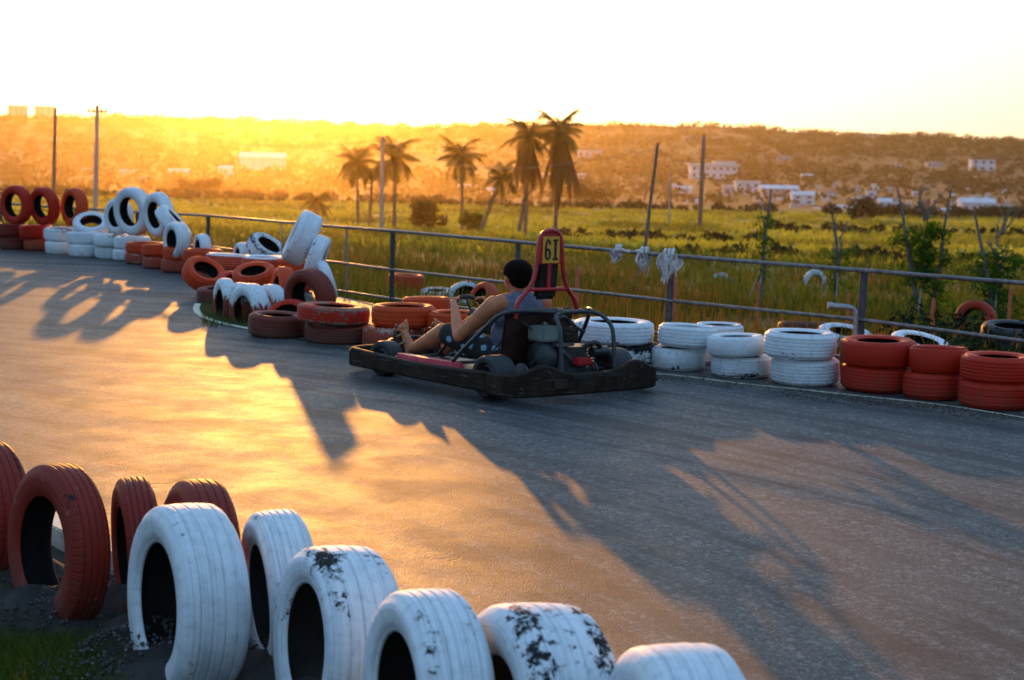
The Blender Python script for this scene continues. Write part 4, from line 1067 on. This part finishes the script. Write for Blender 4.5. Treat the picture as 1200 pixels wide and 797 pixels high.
palm(563, 100, 276, (589, 209), 27, -.4, 'palm leaning right with an open drooping crown', 36, n=16)
palm(615, 98, 280, (620, 160), 32, .2, 'tall dark palm with a beard of dead fronds, left of the two shaggy ones', 37, skirt=70, n=22)
palm(650, 97, 284, (657, 155), 33, -.2, 'tall dark palm with the longest beard of dead fronds, right of the two shaggy ones', 38, skirt=88, n=22)
mb = MB(); mb.tube([T(607, 99)-T(607, 99), Vector((.4, 0, 2.6)), Vector((.75, .2, 4.6))], [.13, .10, .05], 8)
e = mb.build('dead_palm_trunk', M['palm_bark'], loc=T(605, 99), label='bare leaning trunk beside the left shaggy palm', cat='tree trunk')

# young trees on stakes beyond the railing
def sapling(px, D, top_row, label, seed, leaves=0, lmat='leafy', spread=1., branches=7, stakes=3, leafz=(.45, .8), double=False, bl=(.16, .34)):
    r0 = random.Random(seed); p = T(px, D); e = empty('young_tree', p, label=label, cat='tree'); H = P(px, top_row, D).z-p.z; s = D/FPX
    mb = MB(); tips = []
    def limb(a, d, ln, r, depth):
        pts = [a]; rr = [r]; q = a.copy(); dd = d.normalized(); n = 6
        for i in range(n):
            wb = .6 if depth >= 0 and r < .04 else .28; dd = (dd+Vector((r0.uniform(-.5, .5), r0.uniform(-.3, .3), r0.uniform(-.05, .4)))*wb).normalized(); q = q+dd*ln/n; pts.append(q.copy()); rr.append(r*(1-.72*(i+1)/n))
        mb.tube(pts, rr, 7); tips.append(pts[-1])
        if depth:
            for i in range(2, n+1):
                if r0.random() < .75:
                    az = r0.uniform(0, 2*PI); limb(pts[i], Vector((math.cos(az)*.9, math.sin(az)*.5, r0.uniform(.2, .8))), ln*r0.uniform(.25, .5), rr[i]*.6, depth-1)
    for k in range(2 if double else 1):
        limb(Vector((k*.12, 0, -.1)), Vector((-.06 if not k else .2, 0, 1)), H*1.08, .055, 0)
    trunk_pts = [Vector((0, 0, H*t)) for t in (.35, .45, .55, .65, .75, .85)]
    for k in range(branches):
        a = Vector((r0.uniform(-.03, .03), 0, H*r0.uniform(.3, .85))); az = r0.choice((0, PI))+r0.uniform(-.7, .7)
        limb(a, Vector((math.cos(az)*.6*spread, math.sin(az)*.4, r0.uniform(.7, 1.5))), H*r0.uniform(*bl), .020, 1)
    mb.build('trunk', M['bark'], e)
    if leaves:
        bl = [((t.x+r0.uniform(-.22, .22)*spread, t.y+r0.uniform(-.2, .2), H*r0.uniform(leafz[0]*.6, leafz[1])), r0.uniform(.05, .19)*spread) for t in tips for _ in range(2) if H*leafz[0] < t.z < H*1.05]
        if bl: leafobj('foliage', bl, leaves, .045, seed, M[lmat], e)
    for k in range(stakes):
        a = 2*PI*k/stakes+r0.uniform(-.3, .3)+.4; mb = MB(); mb.tube([(math.cos(a)*.42, math.sin(a)*.35, -.05), (-math.cos(a)*.03, 0, H*.42)], .012, 6); mb.build('support_stake', M['stake'], e)
    return e
sapling(893, 33, 226, 'thin bare tree with a single upright dark stem right of the rags', 41, leaves=420, spread=.5, branches=10, leafz=(.35, .8), bl=(.08, .2))
sapling(980, 34, 240, 'bare curly branched tree with a few leaves, left of the railing post', 42, leaves=520, spread=.8, branches=9, leafz=(.3, .6), bl=(.12, .26))
sapling(1080, 30, 222, 'tallest bare double stemmed tree with dense green leaves at mid height', 43, leaves=2600, spread=1.05, branches=11, double=True, leafz=(.25, .72))
sapling(1168, 27, 246, 'dark leafy tree with bare twig tips near the right picture edge', 44, leaves=1700, spread=1.1, branches=11, leafz=(.2, .7))
sapling(1240, 30, 240, 'leafy tree just beyond the right picture edge', 45, leaves=1500, spread=1.1, branches=9, leafz=(.25, .75))

# orange topped marker stakes
for px, D, top, lab in ((675, 17.5, 314, 'orange marker stake standing right of the number board'), (789, 15.5, 322, 'orange marker stake right behind the dark post with rags'),
                        (888, 24, 330, 'orange based stake under the thin bare tree'), (994, 21, 344, 'orange stake between the railing post and the curly tree'), (1094, 17.2, 350, 'orange stake below the double stemmed tree'), (1184, 19, 338, 'orange stake by the dark leafy tree')):
    p = T(px, D); h = P(px, top, D).z-p.z; mb = MB(); mb.tube([(0, 0, -.1), (.004, 0, h*.96), (.006, 0, h)], [.022, .021, .012], 8)
    mb.build('marker_stake', M['stake_orange'], loc=p, label=lab, cat='stake', group='orange marker stakes beyond the railing')

# ------------------------------------------------------------------ utility poles
def upole(px_b, row_b, D, px_t, row_t, r, mat, label, arms=0, lamp=0):
    b0 = P(px_b, row_b, D); b0.z = min(b0.z, terrain(b0.x, D)); t = P(px_t, row_t, D)-b0
    e = empty('utility_pole', b0, label=label, cat='utility pole'); mb = MB(); mb.tube([(0, 0, -.3), t*.5, t], [r*1.15, r, r*.8], 10); mb.build('pole', mat, e)
    for k in range(arms):
        mb = MB(); c = t-Vector((0, 0, .35+.55*k)); w = r*4; mb.box(c, (w*2, .10, .10)); mb.build('crossarm', M['wood'], e, smooth=False)
        for x in (-w*.9, -w*.4, w*.4, w*.9): mb = MB(); mb.tube([c+Vector((x, 0, .05)), c+Vector((x, 0, .22))], [.06, .04], 8); mb.build('insulator', M['concrete'], e)
    return b0+t
upole(61, 222, 70, 65, 126, .075, M['wood'], 'plain thin wooden pole above the open red tyre rings')
tA = upole(111, 226, 90, 114, 123, .13, M['concrete'], 'tall utility pole with a small crossarm, second from the left', arms=1)
tB = upole(447, 268, 92, 448, 160, .11, M['concrete'], 'pale utility pole standing among the left palms')
tC = upole(753, 290, 52, 771, 167, .055, M['wood'], 'thin leaning pole right of the shaggy palms')
tD = upole(820, 262, 120, 825, 158, .16, M['wood'], 'thick dark utility pole left of the thin bare tree')
tE = upole(784, 262, 130, 785, 205, .07, M['concrete'], 'short pale pole between the leaning pole and the thick one')
tF = P(1500, 190, 150)
for a, c, lab in ((tA, tB, 'thin power cable sagging between the two left utility poles'), (tC, tD, 'thin power cable from the leaning pole to the thick pole'), (tB, tC, 'power cable running past the palm crowns')):
    mb = MB(); mb.tube([a.lerp(c, t)-Vector((0, 0, 1.0*math.sin(PI*t)+.2)) for t in np.linspace(0, 1, 17)], .012, 5); mb.build('power_cable', M['cable'], label=lab, cat='cable')

# ------------------------------------------------------------------ buildings
def bwall(name, c): return simple(name, c, .8, var=.2, scale=.6, bump=.1)
BW = {'w': bwall('white_render_wall', (.72, .73, .74)), 'g': bwall('grey_render_wall', (.42, .42, .42)), 'b': bwall('pale_blue_wall', (.45, .55, .66)), 'c': bwall('cream_render_wall', (.62, .55, .44)), 'p': bwall('pink_render_wall', (.60, .42, .42)), 't': bwall('green_sheet', (.12, .32, .26))}
BR = {'w': bwall('pale_sheet_roof', (.62, .64, .66)), 'r': bwall('rusty_roof', (.30, .13, .08)), 'd': bwall('dark_roof', (.10, .09, .09)), 't': bwall('teal_roof', (.12, .30, .26))}
M['win'] = simple('dark_window_glass', (.02, .024, .03), .15, var=.1, scale=1, bump=0)
def house(px, row_b, D, wpx, hpx, label, wall='w', roof='w', style='gable', floors=1, nwin=3, cat_='house', rz=0, name='house'):
    D = 1900 if D >= 1900 else 335
    while D < 1740:                                 # the slope under this house
        p = P(px, row_b, D)
        if terrain(p.x, D) >= p.z: break
        D += 6
    s = D/FPX; p = P(px, row_b, D); g = terrain(p.x, D); z0 = min(p.z, g); w = wpx*s; H = hpx*s; dpt = w*.6; lift = max(0, p.z-g)
    e = empty(name, (p.x, D, z0), rz, label=label, cat=cat_)
    rh = H*.28 if style == 'gable' else .0; wh = H-rh+lift+(0)
    base = -1.5
    mb = MB(); mb.box((0, 0, (wh+base)/2), (w, dpt, wh-base)); mb.build('wall', BW[wall], e, smooth=False)
    mb = MB(); ov = w*.04
    if style == 'gable': 
        mb.prism([(-dpt/2-ov, 0), (dpt/2+ov, 0), (0, rh)], Matrix(((0, 0, 1, -w/2-ov), (1, 0, 0, 0), (0, 1, 0, wh+.01), (0, 0, 0, 1))), w+2*ov)
    else: mb.box((0, 0, wh+.06*H), (w+2*ov, dpt+2*ov, .12*H)); 
    mb.build('roof', BR[roof], e, smooth=False)
    if nwin:
        for f in range(floors):
            fh = (H-rh)/floors; zc = lift+fh*(f+.52)
            for k in range(nwin):
                x = -w/2+w*(k+.5)/nwin; ww = w/nwin*.42; wz = fh*.42
                m1 = MB(); m1.box((x, -dpt/2-.04, zc), (ww, .08, wz)); wo = m1.build('window', M['win'], e, smooth=False)
                m2 = MB(); t_ = ww*.08
                for q in ((x-ww/2, zc, t_, wz+t_), (x+ww/2, zc, t_, wz+t_)): m2.box((q[0], -dpt/2-.06, q[1]), (q[2], .12, q[3]))
                m2.box((x, -dpt/2-.07, zc-wz/2), (ww*1.15, .16, t_*1.2)); m2.build('frame', BW['w'], wo, smooth=False)
    return e
    return e
house(308, 200, 420, 50, 21, 'big pale barn glowing in the haze under the sun', 'w', 'w', nwin=0, cat_='barn')
house(21, 138, 1900, 20, 13, 'stepped pale tower block on the skyline, left one of two', 'g', 'w', 'flat', 4, 3, 'tower block', name='tower_block')
house(52, 139, 1900, 20, 13, 'pale tower block on the skyline, right one of two', 'g', 'w', 'flat', 4, 3, 'tower block', name='tower_block')
house(691, 185, 800, 28, 8, 'long low pale building on the hillside right of the shaggy palms', 'w', 'w', 'flat', 1, 4, 'building')
house(835, 209, 620, 54, 15, 'long white two storey building on the slope behind the thick pole', 'w', 'w', 'flat', 2, 7, 'building')
house(848, 205, 640, 24, 14, 'taller white wing behind the long white building', 'w', 'w', 'flat', 2, 4, 'building')
house(800, 227, 420, 20, 9, 'small bright white shed with gabled roof by the short pale pole', 'w', 'w', nwin=1, cat_='shed')
house(852, 231, 420, 12, 12, 'narrow grey white hut right below the long white building', 'g', 'w', 'flat', 1, 1)
house(875, 228, 460, 28, 14, 'grey white flat roofed house left end of the village', 'w', 'w', 'flat', 2, 3)
house(912, 232, 450, 42, 15, 'widest grey white village building with pale sheet roof', 'g', 'w', 'gable', 2, 6, 'building')
house(940, 240, 410, 26, 16, 'white house stuck to the right of the widest village building', 'w', 'w', 'gable', 2, 2)
house(972, 232, 520, 16, 8, 'small pale house with dark roof behind the village middle', 'w', 'd')
house(996, 250, 360, 14, 8, 'low white house just right of the curly tree', 'w', 'w', nwin=2)
house(1020, 238, 450, 12, 13, 'upright white house with flat top in the village middle', 'w', 'w', 'flat', 2, 1)
house(1036, 249, 370, 16, 17, 'pale blue house in the village', 'b', 'w', 'gable', 2, 2)
house(1050, 240, 470, 10, 9, 'little cream hut between the blue house and the tall tree', 'c', 'r')
house(1102, 252, 350, 24, 8, 'low long white shed right of the tallest bare tree', 'w', 'w', nwin=3, cat_='shed')
house(1143, 252, 360, 38, 20, 'bright white gabled house, largest near the right edge', 'w', 'w', 'gable', 1, 4)
house(1163, 258, 340, 16, 8, 'small annex hut below the bright gabled house', 'w', 'd', nwin=1)
house(1196, 262, 330, 16, 12, 'pink and white house touching the right edge', 'p', 'b' if False else 'w', 'gable', 1, 2)
house(1150, 201, 700, 27, 14, 'white two storey villa alone on the right hillside', 'w', 'd', 'flat', 2, 3, 'villa', name='villa')
house(1094, 196, 800, 18, 5, 'low pale building left of the lone hillside villa', 'g', 'w', 'flat', 1, 3, 'building')
house(1052, 196, 820, 8, 4, 'tiny white hut on the upper slope', 'w', 'w', nwin=1, cat_='hut')
house(1018, 162, 1640, 30, 5, 'pale low building sitting on the hill crest', 'g', 'w', 'flat', 1, 5, 'building')
house(948, 209, 700, 18, 5, 'grey roofed hut in the middle of the brown slope', 'g', 'w', nwin=2, cat_='hut')
house(918, 188, 950, 14, 6, 'faint grey house on the upper brown slope', 'g', 'd', nwin=2)
house(822, 166, 1300, 44, 5, 'long faint terrace under the hill crest', 'g', 'w', 'flat', 1, 6, 'building')
house(1145, 212, 620, 10, 6, 'small reddish hut under the villa', 'p', 'r', nwin=1, cat_='hut')
house(573, 228, 380, 20, 8, 'white shed seen between the palm trunks', 'w', 'w', nwin=1, cat_='shed')
house(546, 222, 480, 26, 5, 'low long pale roof left of the shed between the palms', 'g', 'w', 'flat', 1, 4, 'building')
house(660, 209, 600, 50, 5, 'long hazy greenhouse right behind the shaggy palms', 'g', 'w', 'flat', 1, 6, 'greenhouse')
house(738, 243, 210, 26, 4, 'low teal sheet shelter at the far edge of the field', 't', 't', 'flat', 1, 0, 'shelter')
house(100, 201, 520, 12, 4, 'hazy pale hut right of the plain wooden pole', 'c', 'w', nwin=1, cat_='hut')
house(150, 203, 540, 20, 4, 'hazy low pale shed between the pole and the barn', 'c', 'w', nwin=1, cat_='shed')
house(210, 207, 500, 22, 9, 'hazy pale house left of the barn', 'w', 'w', nwin=2)
house(265, 206, 480, 16, 12, 'hazy small house next to the barn', 'w', 'w', nwin=1)
# small scatter of village roofs
rv = random.Random(77); k = 0
adj = ['with a white sheet roof', 'with a rust red roof', 'with a dark roof']
spots = [(985, 246, 400), (1008, 256, 340), (1064, 250, 400), (1078, 243, 460), (1120, 240, 480), (1124, 254, 350), (1076, 256, 340), (958, 250, 370), (1180, 246, 420), (890, 242, 390), (1005, 240, 470), (930, 246, 400)]
wh = ['low hut between the curly tree and its neighbour white house', 'hut lowest in the village, below the upright white house', 'hut behind the top branches of the double stemmed tree', 'hut uphill of the double stemmed tree', 'hut uphill of the bright gabled house', 'hut tight left of the bright gabled house', 'hut at the foot of the double stemmed tree', 'hut below the middle of the village', 'hut between the gabled house and the right edge', 'hut below the widest village building, on its left', 'hut uphill between curly tree and upright house', 'hut right under the house joined to the widest building']
for (px, row, D), w_ in zip(spots, wh):
    house(px, row, D, rv.uniform(8, 13), rv.uniform(5, 8), 'small white '+w_, rv.choice('wwgc'), rv.choice('wwrd'), rv.choice(('gable', 'flat')), 1, rv.choice((1, 2)), 'hut')

for k in range(62):
    D_ = rv.choice((345, 380, 430, 480, 560)); px = rv.uniform(790, 1195) if k < 54 else rv.uniform(120, 560)
    row = yh(px)-lerp([(335, -64), (420, -57), (520, -48), (800, -25)], D_)+rv.uniform(-3, 3)
    house(px, row, D_, rv.uniform(4.5, 8), rv.uniform(3.5, 6), 'tiny pale hut, a mere speck among the trees at the foot of the hill', rv.choice('wwwcg'), rv.choice('wwd'), 'flat', 1, 0, 'hut')['group'] = 'tiny huts at the foot of the hill'
# ------------------------------------------------------------------ near verge
rsn = np.random.RandomState(3); pts = []
while len(pts) < 13000:
    px = rsn.uniform(-60, 190); row = rsn.uniform(668, 840); g = G(px, row, -.06)
    dens = (row-690)/60-(max(0, px-60)/110)+mnoise.noise(Vector((g.x*3, g.y*3, 0)))*1.1
    if rsn.uniform() > dens: continue
    pts.append((g.x, g.y, -.065))
blades('verge_grass', pts, .02, .085, .005, M['sprig'], 5, lean=.8, seg=3, label='short grass on the near verge in the bottom left corner')
pts = []
for k in range(500):
    px = rsn.uniform(-40, 760); row = 640+(px*.28)+rsn.uniform(0, 90); g = G(px, row, -.06); pts.append((g.x, g.y, -.065))
blades('dry_sprigs', pts, .02, .07, .004, M['weeds'], 6, lean=1.0, seg=3, label='dry straw sprigs between the half buried tyres')
# low ridge of trodden soil the near tyres are sunk into
rowp = [G(px, row, zt).xy for px, row, zt, *_ in front]; rowp = [rowp[0]+(rowp[0]-rowp[1])*6]+rowp+[rowp[-1]+(rowp[-1]-rowp[-2])*4]
V = []; F = []; NW = 26; line = []
for a, c in zip(rowp, rowp[1:]): line += [a.lerp(c, t) for t in np.linspace(0, 1, max(3, int((c-a).length/.03)))[:-1]]
for i, p in enumerate(line):
    tg = (line[min(i+3, len(line)-1)]-line[max(i-3, 0)]).normalized(); nn = Vector((-tg.y, tg.x))
    for j in range(NW+1):
        u = (j/NW-.5)*1.3; q = p+nn*u; hh = math.exp(-(u/.30)**2)*.095
        hh *= 1+.8*mnoise.noise(Vector((q.x*4, q.y*4, 0)))+.35*mnoise.noise(Vector((q.x*17, q.y*17, 5)))
        V.append((q.x, q.y, -.066+hh+.004*mnoise.noise(Vector((q.x*60, q.y*60, 2)))))
for i in range(len(line)-1):
    for j in range(NW): a = i*(NW+1)+j; F.append((a, a+1, a+NW+2, a+NW+1))
link('soil_ridge', np_mesh('soil_ridge', V, F), M['ground'], kind='structure')
# rubble
def rubble(name, cs, n, r0, r1, mat, seed, label):
    rs_ = random.Random(seed); mb = MB()
    for _ in range(n):
        cx, cy, cz, sp, hz = rs_.choice(cs); a = rs_.uniform(0, 2*PI); q = rs_.random()**.6*sp; x = cx+math.cos(a)*q; y = cy+math.sin(a)*q
        z = cz+hz*max(0, 1-q/sp)**.8; r = rs_.uniform(r0, r1); vs = []
        base = [(0, 0, 1), (.9, 0, .3), (.2, .9, .3), (-.8, .5, .3), (-.7, -.6, .3), (.3, -.9, .3), (.5, .5, -.6), (-.5, .4, -.6), (0, -.7, -.6)]
        for b_ in base: vs.append(Vector(b_)*r*rs_.uniform(.6, 1.2)+Vector((x, y, z)))
        mb.add(vs, [(0, 1, 2), (0, 2, 3), (0, 3, 4), (0, 4, 5), (0, 5, 1), (1, 6, 2), (2, 6, 7), (2, 7, 3), (3, 7, 4), (4, 7, 8), (4, 8, 5), (5, 8, 6), (5, 6, 1), (6, 8, 7)])
    mb.build(name, mat, smooth=False, kind='stuff', label=label)
cs = [(*G(x, y, -.03).xy, -.04, sp, h) for x, y, sp, h in ((185, 765, .30, .13), (120, 700, .45, .02), (40, 690, .5, .02), (270, 775, .4, .05), (215, 720, .3, .05), (310, 790, .35, .03), (160, 790, .4, .03), (400, 820, .4, .02))]
M['stone'] = simple('grey_rubble', (.075, .066, .058), .9, var=.7, scale=8, bump=.5)
M['flakes'] = simple('white_paint_flakes', (.38, .38, .38), .8, var=.3, scale=10)
rubble('rubble', cs, 3600, .003, .013, M['stone'], 8, 'dark gravel and rubble round the feet of the near tyres')
csr = [(a_.x, a_.y, -.01, .28, .03) for a_ in line[::6]]
rubble('gravel', csr, 2600, .002, .009, M['stone'], 18, 'fine dark gravel on the trodden soil under the near tyres')
M['pebble'] = simple('light_pebbles', (.24, .22, .19), .9, var=.5, scale=8)
csr.append(((46-600)/FPX*5.85, 5.85, -.02, .22, .09))
rubble('gravel', [csr[-1]], 380, .003, .010, M['stone'], 28, 'dark gravel heaped at the foot of the open red tyre')
rubble('pebbles', cs+csr[::8], 420, .003, .010, M['pebble'], 19, 'lighter pebbles scattered among the near tyres')
rubble('paint_flake_litter', cs, 260, .002, .006, M['flakes'], 9, 'pale paint flakes scattered on the near verge')
# mound of soil under the rubble in the big tyre
mb = MB(); g = G(185, 765, -.06); ellip(mb, (g.x+.04, g.y+.12, -.07), (.30, .22, .115)); 
for x_, y_, rr in ((46, 5.85, .19), (330, 5.2, .2)):
    ellip(mb, ((x_-600)/FPX*y_, y_, -.07), (rr, rr*.8, .145 if x_ < 100 else .12), n=60, m=40)
mb.v = [(a_, b_, c_+.035*mnoise.noise(Vector((a_*9, b_*9, 1)))+.012*mnoise.noise(Vector((a_*40, b_*40, 7)))) for a_, b_, c_ in mb.v]
mb.build('soil_mound', M['ground'], kind='structure')
# dry straw along the far stacks
cs2 = [(*G(x, y).xy, .004, .22, .0) for x, y in ((1000, 470), (1050, 474), (1100, 478), (950, 462), (800, 444), (870, 452), (1150, 488))]
rubble('roadside_litter', cs2, 420, .002, .009, M['stone'], 10, 'straw coloured grit along the foot of the far stacks')
p3 = []
for k in range(700):
    c = cs2[rsn.randint(len(cs2))]; p3.append((c[0]+rsn.normal()*.18, c[1]+rsn.normal()*.08, .002))
blades('roadside_straw', p3, .01, .04, .004, M['weeds'], 15, lean=2., seg=2, label='dry straw along the foot of the far stacks')
p4 = []
for k in range(1600):
    g = G(rsn.uniform(236, 335), rsn.uniform(352, 384)); p4.append((g.x, g.y, .002))
blades('pocket_grass', p4, .02, .09, .008, M['grass'], 16, lean=.8, label='grass round the small white arches')

# ------------------------------------------------------------------ haze
hz = MB(); hz.box((0, 1420, 10), (7000, 2780, 110)); 
t = NT('golden_haze')
vs_ = t.n('ShaderNodeVolumeScatter', {'Color': (1.0, .72, .36, 1), 'Density': .000045, 'Anisotropy': .91}); t.t.links.new(vs_.outputs[0], t.out.inputs['Volume'])
t2 = NT('low_dusty_haze'); v2_ = t2.n('ShaderNodeVolumeScatter', {'Color': (1.0, .74, .42, 1), 'Density': .00042, 'Anisotropy': .935}); t2.t.links.new(v2_.outputs[0], t2.out.inputs['Volume'])
h2 = MB(); h2.box((0, 190, -1), (1600, 320, 22)); h2.build('ground_haze', t2.m, smooth=False, kind='stuff', label='thin dusty haze lying over the field')
ho = hz.build('haze', t.m, smooth=False, kind='stuff', label='golden evening haze over the fields and hills')

# ------------------------------------------------------------------ light
SAZ = R_(-8.0); SEL = R_(6.5)
sd = Vector((math.sin(SAZ)*math.cos(SEL), math.cos(SAZ)*math.cos(SEL), math.sin(SEL)))
sun = bpy.data.lights.new('sun', 'SUN'); sun.energy = 4.4; sun.angle = R_(.55); sun.color = (1, .40, .058)
so = bpy.data.objects.new('sun', sun); COL.objects.link(so); so.rotation_mode = 'QUATERNION'; so.rotation_quaternion = sd.to_track_quat('Z', 'Y')
so.location = (0, 0, 30)
w = bpy.data.worlds.new('World'); scene.world = w; w.use_nodes = True; nt = w.node_tree; nt.nodes.clear()
def wn(typ, **p):
    nd = nt.nodes.new(typ)
    for k, v in p.items(): setattr(nd, k, v)
    return nd
L = nt.links.new
out = wn('ShaderNodeOutputWorld'); sky = wn('ShaderNodeTexSky'); sky.sky_type = 'NISHITA'; sky.sun_disc = False; sky.sun_elevation = SEL; sky.sun_rotation = SAZ; sky.air_density = 1.0; sky.dust_density = 2.0; sky.ozone_density = 1.5
bg = wn('ShaderNodeBackground'); bg.inputs[1].default_value = .10; L(sky.outputs[0], bg.inputs[0])
tc = wn('ShaderNodeTexCoord')
def wm(op, a, b=None, clamp=False):
    nd = wn('ShaderNodeMath', operation=op); nd.use_clamp = clamp
    for i, v in enumerate((a, b)):
        if v is None: continue
        if isinstance(v, bpy.types.NodeSocket): L(v, nd.inputs[i])
        else: nd.inputs[i].default_value = v
    return nd.outputs[0]
nrm = wn('ShaderNodeVectorMath', operation='NORMALIZE'); L(tc.outputs['Generated'], nrm.inputs[0])
dt = wn('ShaderNodeVectorMath', operation='DOT_PRODUCT'); L(nrm.outputs[0], dt.inputs[0]); dt.inputs[1].default_value = sd
d = wm('MAXIMUM', dt.outputs['Value'], 0.0)
sep = wn('ShaderNodeSeparateXYZ'); L(nrm.outputs[0], sep.inputs[0]); z = wm('MAXIMUM', sep.outputs[2], 0.0)
def lobe(fac, col, k):
    e = wn('ShaderNodeBackground'); e.inputs[0].default_value = (*col, 1); L(wm('MULTIPLY', fac, k), e.inputs[1]); return e.outputs[0]
low = wm('POWER', wm('SUBTRACT', 1.0, z), 7.0)
SH = [bg.outputs[0],
      lobe(wm('POWER', d, 900.0), (1, .80, .45), 1.6),         # aureole round the sun
      lobe(wm('POWER', d, 60.0), (1, .84, .55), .45),
      lobe(wm('MULTIPLY', wm('POWER', d, 4.0), low), (1, .91, .68), .80),   # bright western horizon
      lobe(wm('POWER', z, .35), (.32, .60, 1.0), .90)]          # blue dome overhead
acc = SH[0]
for s_ in SH[1:]:
    a_ = wn('ShaderNodeAddShader'); L(acc, a_.inputs[0]); L(s_, a_.inputs[1]); acc = a_.outputs[0]
L(acc, out.inputs[0])
w.cycles.sampling_method = 'MANUAL'; w.cycles.sample_map_resolution = 1024

scene.view_settings.view_transform = 'Standard'; scene.view_settings.look = 'None'; scene.view_settings.exposure = 0; scene.view_settings.gamma = 1
scene.cycles.use_denoising = True
scene.cycles.max_bounces = 6; scene.cycles.volume_bounces = 0; scene.cycles.transparent_max_bounces = 8
scene.cycles.diffuse_bounces = 3; scene.cycles.glossy_bounces = 3; scene.cycles.sample_clamp_indirect = 4
